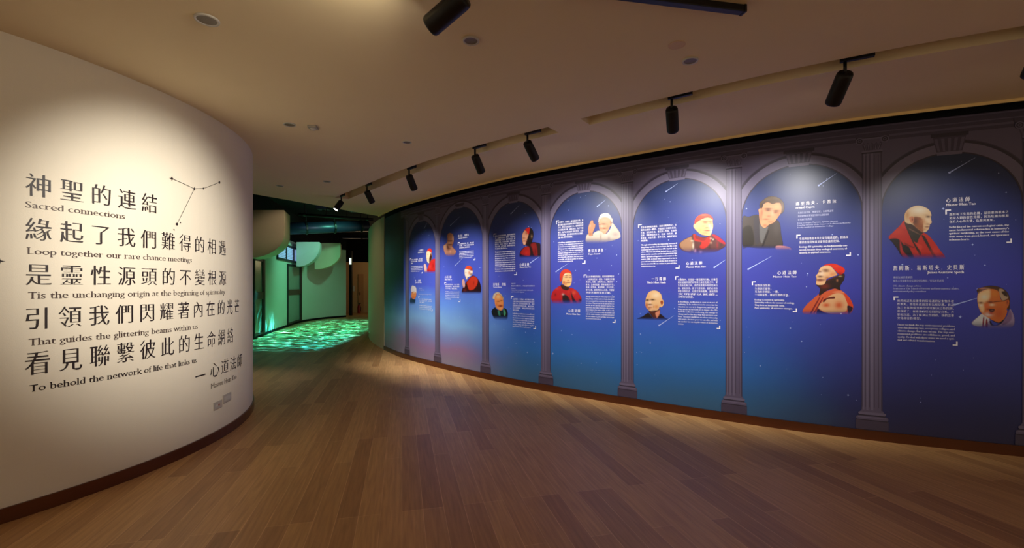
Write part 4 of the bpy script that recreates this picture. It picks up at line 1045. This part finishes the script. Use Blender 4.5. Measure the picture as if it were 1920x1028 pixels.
portrait(1660, 380, 8.567, (1661, 383, 1777, 490), [
 ('r', 'robe', '50,560 120,480 190,410 250,350 300,290 390,400 500,470 600,480 700,540 800,660 870,760 960,890 800,910 560,910 330,910 250,850 200,760 120,650', (206, 52, 36), .8),
 ('p', '55,595 190,580 300,680 400,780 450,900 250,900 190,760 110,660', (44, 22, 28), 1.3),
 ('p', '232,610 262,700 290,790 385,890 300,895 238,780', (190, 52, 54), 1),
 ('p', '245,352 300,292 392,392 372,442 270,398', (216, 62, 54), .8),
 ('p', '300,700 360,690 440,860 370,870', (30, 30, 34), 1), ('p', '300,640 420,700 470,720 440,730 330,690', (150, 30, 28), .8),
 ('r', 'neck', '310,300 450,330 600,470 545,545 510,645 460,620 345,440', (78, 52, 40), .8),
 ('p', '400,430 560,500 520,600 492,640 430,590', (62, 54, 44), .8),
 ('p', '395,420 540,500 545,515 390,440', (130, 96, 80), .5),
 ('p', '580,520 640,560 730,730 825,890 770,880 680,720 605,590', (50, 36, 38), .7),
 ('p', '345,440 365,460 460,640 560,790 575,850 545,840 440,650', (52, 34, 32), .4), ('p', '480,650 520,660 590,700 560,770', (222, 74, 56), 1),
 ('b', 800, 800, 90, 90, (226, 84, 84), .6), ('b', 200, 470, 90, 50, (228, 74, 40), .6), ('b', 520, 850, 70, 60, (222, 80, 80), .5),
 ('r', 'head', '310,300 308,190 350,120 430,70 520,50 620,70 700,120 735,190 728,250 742,320 715,350 705,390 690,430 650,470 600,475 540,440 440,360 350,335', (238, 206, 164), .7),
 ('p', '445,240 560,240 600,300 605,400 600,475 520,430 445,345', (172, 106, 66), 1.4), ('b', 480, 300, 50, 70, (110, 62, 44), .8), ('b', 540, 120, 130, 60, (252, 244, 222), .9), ('b', 350, 200, 40, 80, (214, 158, 96), .8), ('b', 660, 270, 50, 40, (248, 226, 196), .7),
 ('p', '380,240 420,222 456,240 446,310 420,332 390,290', (228, 152, 108), .6), ('b', 432, 272, 14, 24, (130, 66, 48), .8),
 ('b', 684, 228, 30, 11, (96, 62, 52), .95), ('b', 600, 300, 50, 60, (214, 150, 104), .7), ('b', 700, 300, 20, 40, (250, 222, 196), .7), ('b', 655, 200, 40, 8, (190, 150, 120), .6), ('b', 680, 348, 30, 8, (160, 96, 72), .7), ('b', 668, 392, 34, 8, (150, 80, 64), .9), ('b', 620, 430, 40, 20, (214, 150, 104), .6)],
 'printed portrait in profile of a shaven headed person in a red robe with dark sash, upper left of the rightmost arch', (820, 920))
portrait(1810, 525, 10.28, (1818, 534, 1905, 622), [
 ('r', 'shirt', '110,840 230,720 330,650 450,720 480,800 560,880 680,820 780,720 850,570 900,620 940,760 910,900 760,960 600,980 420,970 250,920', (176, 156, 190), 1.2),
 ('p', '130,835 240,710 340,650 440,720 420,840 330,890 200,880', (222, 222, 222), 1), ('p', '335,730 360,730 350,920 320,920', (156, 66, 86), .6), ('p', '390,770 420,770 425,930 385,930', (150, 60, 80), .6), ('p', '800,640 870,600 880,760 760,860 700,850', (150, 120, 160), 1.4),
 ('r', 'hair', '222,182 330,140 450,112 570,118 690,155 790,225 840,320 852,420 840,560 800,560 700,400 620,240 480,190 360,185 270,235 236,262', (88, 56, 40), .7),
 ('p', '640,190 710,180 750,230 820,330 760,390 680,380', (196, 168, 140), 1), ('p', '690,230 760,230 810,320 740,300', (70, 46, 36), .8), ('b', 330, 165, 90, 22, (206, 150, 140), .9),
 ('r', 'face', '240,270 330,205 450,178 560,186 640,240 680,380 760,400 830,390 832,480 790,560 800,620 740,760 660,830 560,810 470,750 380,700 310,650 260,560 230,450 225,340', (222, 128, 62), .8),
 ('p', '236,280 330,212 460,182 478,300 440,390 380,430 350,470 360,560 330,625 270,560 230,430', (244, 208, 160), 3), ('b', 640, 640, 90, 120, (206, 96, 46), .7), ('b', 560, 270, 80, 70, (228, 150, 60), .6), ('b', 360, 330, 70, 50, (232, 234, 214), .7),
 ('p', '460,800 520,780 640,822 740,755 700,830 600,882 500,882', (30, 10, 16), .6),
 ('b', 292, 442, 40, 13, (110, 50, 50), .9), ('b', 480, 430, 52, 13, (120, 54, 44), .9), ('b', 505, 482, 58, 26, (244, 222, 190), .9), ('b', 300, 492, 34, 22, (240, 226, 214), .7), ('p', '560,412 745,400 745,412 560,426', (110, 52, 30), .4),
 ('p', '195,430 220,430 225,490 250,520 225,520 198,480', (200, 190, 180), .5), ('b', 405, 500, 45, 45, (238, 120, 76), .7), ('b', 440, 565, 40, 12, (150, 40, 30), .8), ('p', '455,570 550,560 545,610 480,630', (84, 22, 18), .7), ('b', 512, 585, 30, 8, (170, 120, 110), .7), ('b', 430, 670, 90, 45, (232, 214, 206), .9), ('b', 490, 640, 40, 14, (190, 50, 34), .8),
 ('b', 805, 440, 26, 60, (206, 104, 66), .8), ('b', 800, 430, 10, 30, (140, 50, 30), .8)],
 'printed portrait of a smiling person with glasses, thin hair and striped shirt, lower right of the rightmost arch', (820, 965))
portrait(1390, 360, 8.567, (1391.5, 366, 1487, 474), [
 ('r', 'jacket', '20,425 120,400 270,370 300,480 360,580 430,530 560,450 620,520 640,680 665,860 560,900 400,910 250,905 100,890 20,885', (88, 78, 74), 1.2),
 ('p', '20,600 160,560 200,840 20,860', (58, 50, 42), 1.6), ('p', '290,510 360,580 430,560 390,680 330,830 290,700', (122, 120, 120), .8), ('p', '420,640 440,640 360,860 335,860', (50, 42, 42), .8), ('p', '200,430 280,420 290,800 220,800', (80, 74, 82), 1.4), ('b', 560, 600, 60, 120, (104, 94, 90), .7),
 ('r', 'hair', '298,255 300,180 350,130 430,80 530,75 620,110 680,180 690,280 650,350 620,330 640,200 560,185 490,205 420,172 350,195 330,262', (112, 92, 74), 1), ('b', 655, 250, 26, 80, (150, 132, 126), .8), ('b', 560, 100, 70, 24, (134, 112, 92), .6),
 ('r', 'face', '280,280 335,250 360,195 430,168 500,198 570,178 632,195 640,320 580,420 520,490 440,530 370,580 310,520 290,420 285,350', (242, 180, 138), .9), ('b', 570, 240, 60, 50, (252, 200, 150), .7), ('b', 480, 280, 60, 60, (246, 196, 160), .5), ('b', 315, 400, 20, 90, (206, 130, 96), .7),
 ('b', 430, 296, 36, 12, (130, 84, 70), .9), ('b', 552, 332, 36, 11, (150, 94, 70), .8), ('b', 430, 272, 50, 9, (120, 84, 66), .95), ('b', 560, 306, 46, 9, (126, 84, 62), .95), ('b', 330, 330, 24, 60, (206, 132, 104), .8), ('b', 500, 340, 24, 50, (250, 204, 172), .6), ('b', 470, 480, 60, 24, (214, 140, 108), .6), ('b', 600, 380, 30, 60, (214, 144, 100), .6), ('p', '300,200 345,190 335,262 298,255', (92, 72, 60), .6), ('b', 420, 120, 60, 20, (140, 118, 98), .6), ('b', 440, 392, 30, 14, (206, 134, 104), .8), ('b', 395, 438, 50, 9, (180, 98, 84), .9), ('b', 380, 540, 40, 24, (212, 116, 84), .7),
 ('r', 'hand', '555,872 680,868 790,900 805,945 680,950 575,940', (240, 172, 168), 1)],
 'printed portrait of a person with brown hair in a dark suit jacket, leaning on one hand, upper left of the second arch from the right', (870, 945))
portrait(1500, 490, 9.345, (1503, 493, 1602, 592), [
 ('r', 'robe', '40,890 110,770 230,660 340,570 480,520 640,475 720,510 820,590 900,700 930,820 850,940 650,945 480,930 300,945 150,945', (226, 112, 70), .8),
 ('p', '320,810 420,690 560,585 700,560 800,640 835,800 780,890 640,905 480,905', (238, 190, 142), 1), ('b', 460, 770, 70, 40, (220, 92, 44), .9), ('b', 680, 770, 80, 70, (218, 96, 44), .9), ('p', '400,700 440,655 560,625 605,625 600,655 480,665 420,720', (120, 34, 24), .6), ('p', '310,835 420,895 560,935 310,945', (52, 36, 90), .8),
 ('p', '330,640 350,640 210,900 180,900', (150, 48, 48), .6), ('p', '385,650 400,655 270,890 240,900', (150, 48, 44), .6), ('p', '780,560 890,680 925,800 850,770 790,640', (232, 84, 44), .8), ('p', '830,780 925,820 860,920 840,900', (60, 26, 50), .9), ('p', '560,540 700,520 780,560 640,556', (240, 150, 110), .7),
 ('r', 'neck', '290,405 450,340 640,260 770,220 770,320 700,440 705,510 600,480 480,510 335,605 350,480', (56, 28, 22), .7), ('b', 430, 440, 90, 50, (140, 50, 28), .9),
 ('r', 'face', '280,390 290,300 275,262 320,200 340,140 400,90 500,72 560,112 620,182 650,240 560,272 470,312 440,380 400,412 310,415', (252, 206, 158), .6), ('b', 570, 230, 60, 50, (236, 146, 88), .7), ('b', 380, 210, 50, 60, (254, 230, 206), .8), ('b', 480, 300, 40, 30, (170, 70, 40), .7),
 ('r', 'cap', '405,78 500,45 600,45 700,80 772,130 782,180 740,222 690,232 640,190 570,112 500,76', (236, 54, 32), .6), ('b', 640, 90, 80, 30, (248, 90, 50), .6), ('b', 690, 215, 50, 16, (150, 24, 20), .7),
 ('b', 456, 172, 46, 11, (120, 64, 52), .95), ('b', 450, 146, 44, 8, (130, 84, 66), .8), ('b', 348, 182, 24, 10, (150, 90, 74), .9), ('b', 352, 270, 40, 11, (96, 44, 40), .9), ('b', 352, 328, 70, 12, (130, 54, 54), .95), ('b', 352, 352, 50, 8, (200, 110, 100), .7), ('b', 652, 338, 18, 26, (190, 130, 90), .9), ('b', 705, 265, 30, 10, (200, 170, 120), .9)],
 'printed portrait of a person in orange robe and red cap looking up to the left, lower right of the second arch from the right', (870, 950))
portrait(1270, 395, 11.42, (1272, 399, 1360.5, 483), [
 ('r', 'robe', '40,720 150,620 280,560 360,500 480,560 640,560 760,510 860,540 960,620 1030,690 1030,760 930,830 800,890 600,920 480,980 330,985 270,920 120,860 50,790', (112, 66, 64), 1.3),
 ('p', '60,700 200,600 310,580 300,860 120,840', (182, 142, 112), 1.6), ('p', '350,470 440,520 560,605 700,560 690,720 560,820 480,780 520,680 370,640', (206, 56, 46), 1), ('p', '740,510 860,540 1030,680 1000,720 860,640', (196, 40, 66), 1), ('p', '400,520 560,600 640,590 560,650 400,600', (160, 50, 50), .8),
 ('b', 340, 760, 22, 90, (236, 222, 200), .9), ('b', 320, 648, 30, 10, (240, 230, 200), .9), ('b', 720, 600, 26, 22, (220, 190, 170), .8), ('b', 768, 618, 14, 18, (250, 240, 220), .9), ('b', 722, 690, 26, 24, (200, 160, 130), .8), ('b', 385, 870, 26, 50, (230, 180, 206), .9), ('b', 500, 900, 34, 40, (220, 176, 214), .9), ('b', 420, 945, 70, 22, (190, 160, 206), .8), ('b', 690, 780, 30, 60, (80, 40, 40), .8), ('b', 860, 730, 26, 90, (170, 40, 56), .7), ('b', 940, 740, 50, 50, (70, 36, 50), .6),
 ('r', 'face', '345,330 378,280 440,240 520,190 620,155 742,160 760,260 768,340 742,460 700,535 600,535 500,505 420,440 368,380', (250, 206, 150), .8), ('b', 725, 420, 30, 80, (255, 240, 222), .8), ('b', 480, 430, 70, 60, (246, 184, 116), .7), ('b', 380, 330, 30, 50, (252, 220, 170), .6),
 ('r', 'cap', '372,262 390,180 470,100 570,70 670,80 740,130 772,195 700,162 600,152 500,192 430,242 388,285', (228, 84, 58), .7), ('b', 560, 95, 70, 14, (244, 140, 110), .7),
 ('b', 600, 264, 44, 9, (150, 104, 80), .9), ('b', 600, 232, 54, 9, (150, 104, 76), .95), ('b', 710, 240, 34, 8, (150, 104, 80), .9), ('b', 560, 330, 50, 30, (236, 176, 124), .7), ('b', 690, 330, 30, 50, (255, 232, 204), .6), ('b', 600, 480, 80, 24, (220, 150, 110), .6), ('b', 715, 270, 30, 9, (160, 110, 90), .8), ('b', 635, 368, 40, 11, (204, 136, 100), .9), ('b', 645, 430, 60, 9, (186, 74, 74), .95), ('b', 600, 395, 60, 8, (220, 160, 120), .6), ('b', 510, 540, 90, 18, (150, 84, 60), .7)],
 'printed portrait of a person in red cap and red stole with pale beads, upper right of the third arch from the right', (800, 960))
portrait(1190, 540, 15.81, (1193, 543, 1260, 602), [
 ('r', 'robe', '80,915 250,840 400,740 470,800 560,900 640,880 760,780 900,880 1060,970 600,955 300,930', (36, 22, 26), 1), ('b', 800, 850, 80, 50, (66, 34, 36), .8),
 ('r', 'neck', '420,680 560,700 740,640 752,760 690,900 600,925 500,820', (104, 50, 38), .8), ('p', '620,740 740,660 745,760 670,890 640,840', (230, 156, 126), .9), ('p', '420,740 500,780 560,900 480,860', (58, 46, 40), .8),
 ('r', 'head', '320,480 330,340 370,220 440,120 580,75 700,110 790,200 820,330 850,370 872,430 850,520 790,575 750,560 700,645 600,690 480,690 390,640 340,570', (242, 200, 150), .9),
 ('b', 640, 220, 130, 90, (252, 230, 196), .8), ('b', 360, 520, 40, 90, (196, 96, 60), .9), ('b', 420, 250, 50, 70, (240, 180, 116), .6), ('b', 650, 560, 70, 60, (226, 150, 90), .8), ('p', '770,400 830,380 850,440 820,500 780,480', (176, 92, 56), .7), ('b', 800, 520, 30, 30, (246, 186, 140), .7),
 ('b', 375, 362, 52, 26, (60, 26, 22), .95), ('b', 535, 352, 66, 22, (74, 36, 26), .95), ('b', 465, 430, 36, 50, (246, 214, 200), .8), ('b', 455, 496, 54, 13, (70, 26, 26), .95), ('b', 480, 520, 60, 14, (232, 190, 180), .8), ('b', 450, 580, 70, 16, (186, 96, 86), .9), ('b', 420, 625, 44, 20, (120, 40, 30), .8), ('b', 540, 630, 50, 24, (240, 184, 160), .7), ('b', 600, 685, 110, 22, (84, 36, 26), .8), ('b', 570, 560, 14, 40, (170, 106, 70), .6)],
 'printed portrait of a bald person in a dark robe, lower left of the third arch from the right', (900, 985))
portrait(1095, 395, 14.68, (1097, 398, 1164, 458), [
 ('r', 'robe', '50,840 80,680 140,655 150,700 240,690 262,630 380,560 480,570 560,640 640,620 740,480 780,340 860,420 960,560 1000,640 1000,740 850,810 700,850 500,890 300,910 120,895', (224, 210, 194), 1.3), ('b', 870, 660, 100, 70, (190, 172, 168), .8), ('b', 465, 720, 22, 80, (176, 156, 140), .8), ('b', 340, 610, 90, 40, (244, 234, 218), .8), ('b', 690, 760, 40, 60, (180, 158, 160), .6), ('p', '560,650 640,630 760,450 800,400 700,620 600,700', (236, 226, 210), .9),
 ('r', 'hand', '130,660 120,500 150,380 195,290 230,268 258,280 262,340 300,370 318,395 300,480 250,600 232,690 160,695', (216, 158, 122), .8), ('b', 275, 330, 14, 40, (110, 80, 120), .8), ('b', 170, 420, 30, 40, (240, 196, 168), .7), ('b', 180, 640, 40, 30, (170, 120, 90), .8),
 ('r', 'hair', '395,345 420,185 480,160 760,200 795,285 780,335 720,300 440,305', (216, 202, 194), .8),
 ('r', 'face', '412,340 450,240 560,190 680,210 740,280 765,380 720,440 660,560 580,640 500,590 440,540 420,450', (236, 180, 144), .8), ('b', 560, 260, 110, 50, (226, 192, 166), .7), ('b', 500, 430, 40, 40, (248, 200, 172), .8), ('b', 660, 460, 50, 90, (222, 156, 112), .7), ('b', 735, 330, 18, 50, (220, 130, 96), .8),
 ('b', 545, 372, 54, 13, (126, 86, 76), .95), ('b', 435, 384, 26, 10, (140, 100, 90), .9), ('b', 470, 490, 20, 30, (206, 116, 96), .8), ('b', 565, 490, 52, 14, (150, 92, 70), .9), ('b', 560, 545, 46, 10, (250, 206, 176), .8),
 ('r', 'cap', '420,205 470,110 600,68 700,100 752,185 740,205 600,172 500,175 440,215', (242, 236, 226), .8), ('b', 690, 150, 50, 20, (214, 204, 194), .6)],
 'printed portrait of a waving person in white robe and white skullcap, top right of the middle arch', (770, 920))
portrait(1025, 500, 12.85, (1032.5, 503, 1092, 571), [
 ('r', 'robe', '115,720 160,590 280,490 350,468 450,530 540,508 660,540 760,620 845,785 800,890 600,900 380,905 180,900 125,810', (194, 34, 42), 1.1), ('p', '395,680 480,690 560,780 560,870 400,860', (44, 16, 26), 1.2), ('p', '590,600 640,720 720,860 640,860 600,720', (58, 20, 22), .9), ('b', 660, 630, 50, 50, (222, 100, 72), .8), ('b', 810, 820, 40, 50, (40, 16, 32), .9), ('b', 400, 672, 34, 26, (220, 180, 170), .8), ('b', 250, 530, 60, 30, (206, 80, 90), .8), ('b', 530, 610, 30, 40, (214, 60, 36), .8), ('b', 215, 680, 26, 40, (120, 16, 26), .8), ('b', 560, 760, 24, 80, (160, 30, 24), .7),
 ('r', 'neck', '355,440 540,490 520,565 440,565 370,525', (66, 26, 22), .8),
 ('r', 'face', '390,300 410,210 470,155 560,150 606,210 606,380 560,470 490,482 420,440 378,400', (248, 202, 144), .8), ('b', 420, 390, 36, 60, (196, 86, 46), .8), ('b', 450, 195, 36, 26, (255, 240, 226), .8), ('b', 550, 420, 40, 30, (252, 208, 130), .6),
 ('r', 'cap', '318,255 330,170 390,90 480,62 570,108 608,185 540,152 450,162 410,205 382,290 352,362 325,342', (220, 76, 52), .8), ('b', 340, 300, 16, 50, (170, 50, 50), .7),
 ('b', 480, 216, 36, 9, (124, 86, 84), .9), ('b', 575, 216, 26, 8, (130, 90, 84), .8), ('b', 478, 258, 34, 9, (120, 80, 74), .9), ('b', 572, 260, 28, 9, (120, 80, 74), .9), ('b', 522, 336, 30, 14, (200, 124, 88), .9), ('b', 530, 385, 46, 10, (140, 60, 56), .95), ('b', 535, 378, 26, 4, (250, 230, 220), .9), ('b', 470, 420, 30, 40, (206, 110, 56), .6)],
 'printed portrait of a smiling person in red robe and red cap, lower left of the middle arch', (810, 925))
portrait(970, 420, 14.68, (974.5, 425, 1014, 485), [
 ('r', 'robe', '75,925 90,760 200,640 300,610 400,510 540,515 650,580 650,910 400,945 200,925', (48, 18, 24), 1), ('p', '200,650 330,640 350,870 200,870 95,800', (176, 40, 34), 1.2), ('p', '375,560 520,545 560,860 470,870 420,700', (140, 26, 26), 1.2), ('b', 260, 800, 50, 60, (206, 48, 40), .7), ('b', 450, 620, 40, 60, (150, 46, 40), .7), ('b', 500, 760, 22, 80, (96, 10, 16), .7),
 ('r', 'head', '140,420 150,280 210,170 270,115 340,105 420,160 450,280 435,400 400,510 300,600 200,580 165,560', (40, 24, 22), .8), ('p', '138,420 150,280 200,182 300,195 312,300 272,440 232,560 178,572', (230, 172, 138), .9), ('b', 262, 250, 40, 50, (186, 100, 60), .9), ('b', 160, 300, 24, 60, (236, 190, 160), .8), ('b', 185, 392, 36, 9, (160, 96, 80), .9), ('b', 200, 470, 30, 9, (160, 90, 76), .9), ('b', 190, 530, 24, 24, (246, 214, 196), .8), ('b', 402, 345, 24, 44, (160, 130, 100), .9), ('b', 232, 340, 20, 40, (240, 180, 150), .7), ('b', 262, 500, 24, 40, (120, 40, 40), .7),
 ('r', 'cap', '205,175 270,118 345,102 340,200 312,295 258,205', (218, 40, 38), .7)],
 'printed portrait in profile of a person in dark red robe and red cap, top right of the third arch from the left', (880, 960))
portrait(915, 540, 14.69, (921, 545, 954.5, 603), [
 ('r', 'jacket', '105,640 200,540 260,600 400,620 440,560 520,600 550,745 500,890 220,870 145,780', (24, 36, 38), 1.1), ('p', '275,640 325,630 350,770 305,760', (70, 140, 120), .8), ('p', '430,570 495,680 470,770 440,745', (84, 164, 126), .8), ('b', 385, 690, 36, 40, (30, 84, 96), .8),
 ('r', 'hair', '135,285 170,170 270,118 345,150 425,260 415,340 380,230 300,160 220,200 190,310', (206, 190, 168), .9), ('b', 400, 270, 16, 60, (120, 84, 60), .8),
 ('r', 'face', '190,350 205,230 290,162 370,222 422,330 432,440 422,570 370,620 300,602 220,520', (228, 154, 94), .8), ('b', 290, 250, 56, 50, (234, 206, 148), .8), ('b', 345, 490, 70, 34, (186, 76, 44), .8), ('b', 290, 372, 36, 10, (140, 80, 50), .9), ('b', 375, 352, 28, 10, (140, 80, 50), .9), ('b', 345, 430, 26, 26, (240, 160, 120), .7), ('b', 352, 502, 44, 10, (120, 36, 26), .9), ('b', 355, 566, 36, 20, (240, 180, 130), .7), ('b', 250, 450, 24, 60, (206, 110, 60), .6)],
 'printed portrait of a smiling fair haired person with teal scarf, lower left of the third arch from the left', (780, 920))
portrait(825, 430, 17.1, (831, 435, 856.5, 482), [
 ('r', 'chest', '115,560 200,470 240,440 400,560 470,640 525,705 470,820 320,880 185,810', (206, 150, 124), 1), ('b', 260, 560, 40, 110, (76, 34, 34), .9), ('b', 340, 720, 24, 60, (240, 176, 156), .8), ('b', 170, 560, 40, 70, (214, 180, 150), .8), ('b', 300, 620, 40, 30, (100, 50, 50), .8),
 ('r', 'head', '235,490 250,330 236,220 270,138 340,118 422,170 452,330 432,450 390,550 320,570', (182, 124, 94), .9), ('b', 424, 300, 24, 110, (226, 198, 178), .8), ('b', 320, 240, 60, 50, (200, 138, 100), .6), ('b', 362, 372, 46, 11, (90, 50, 50), .9), ('b', 280, 372, 26, 10, (110, 66, 60), .8), ('b', 340, 330, 60, 8, (200, 150, 130), .7), ('b', 325, 495, 76, 13, (70, 36, 32), .9), ('b', 320, 440, 50, 20, (210, 170, 150), .7), ('b', 350, 545, 40, 20, (180, 130, 116), .8)],
 'printed portrait of a bald bearded sculpture like head and shoulders, top left of the second arch from the left', (800, 890))
portrait(860, 490, 14.68, (865.5, 496, 904, 554), [
 ('r', 'robe', '100,890 120,740 230,560 380,400 500,450 585,580 625,760 585,890 300,905', (62, 20, 24), .9), ('p', '235,570 390,415 520,480 520,620 430,765 300,790 245,660', (206, 66, 40), 1), ('b', 560, 770, 50, 110, (30, 20, 32), .8), ('b', 420, 600, 20, 60, (150, 36, 30), .8), ('b', 450, 470, 40, 40, (190, 70, 56), .6), ('b', 180, 800, 50, 50, (140, 50, 44), .7),
 ('r', 'hands', '100,535 140,488 172,560 182,690 140,725 108,640', (230, 182, 176), .8),
 ('r', 'head', '172,345 178,220 262,228 335,255 385,240 390,330 350,400 285,430 232,505 198,445', (255, 238, 220), .8), ('b', 300, 320, 36, 50, (226, 140, 90), .9), ('b', 350, 360, 40, 40, (90, 28, 30), .8), ('b', 205, 312, 18, 7, (150, 100, 90), .8), ('b', 200, 420, 16, 6, (190, 110, 100), .8), ('b', 332, 310, 12, 30, (240, 210, 190), .8), ('b', 260, 470, 24, 30, (110, 40, 40), .8),
 ('r', 'cap', '188,205 230,138 310,128 372,180 385,260 290,222', (228, 94, 58), .7), ('b', 365, 230, 24, 44, (70, 24, 30), .8)],
 'printed portrait of a person in red robe and cap with joined hands, lower right of the second arch from the left', (860, 915))
portrait(790, 460, 17.14, (794.5, 465, 816.2, 513), [
 ('r', 'robe', '200,770 300,520 380,450 450,465 450,850 280,900 198,870', (206, 48, 42), .8), ('b', 390, 660, 26, 90, (160, 26, 26), .8), ('b', 280, 700, 40, 60, (232, 90, 70), .7), ('b', 230, 840, 16, 60, (120, 24, 30), .7),
 ('r', 'hands', '88,645 130,598 172,680 184,865 118,855', (236, 194, 184), .8),
 ('r', 'head', '168,340 190,200 300,190 330,250 352,330 340,440 270,565 220,565 184,480', (246, 218, 184), .7), ('p', '312,250 352,330 340,445 270,570 262,430 290,330', (74, 34, 30), .8), ('b', 330, 300, 16, 26, (190, 120, 90), .8), ('b', 215, 300, 22, 9, (190, 140, 110), .8), ('b', 200, 430, 18, 8, (200, 140, 120), .8),
 ('r', 'cap', '188,195 240,110 310,108 348,190 322,235 250,192', (228, 64, 48), .7)],
 'printed portrait of a person in red robe and cap with raised hands, upper right of the leftmost arch', (850, 905))
portrait(764, 530, 21.4, (768.5, 535, 783, 574), [
 ('r', 'jacket', '125,640 200,640 280,690 330,690 285,890 125,910', (38, 66, 100), 1), ('b', 235, 690, 40, 40, (34, 26, 30), .9), ('b', 270, 800, 14, 70, (30, 30, 44), .8), ('b', 190, 740, 30, 30, (80, 110, 130), .6),
 ('r', 'hair', '150,295 190,138 260,128 350,200 372,330 355,430 200,410', (232, 226, 230), 1),
 ('r', 'face', '158,490 205,370 340,380 362,500 320,635 240,655 168,595', (238, 156, 98), 1), ('b', 285, 400, 50, 40, (250, 222, 184), .8), ('b', 220, 400, 24, 12, (150, 120, 100), .8), ('b', 310, 430, 22, 10, (170, 130, 100), .8), ('b', 250, 590, 46, 16, (196, 80, 48), .8)],
 'printed portrait of a white haired person in blue jacket, lower left of the leftmost arch', (800, 920))
_td = _to.data; bpy.data.objects.remove(_to); bpy.data.curves.remove(_td)
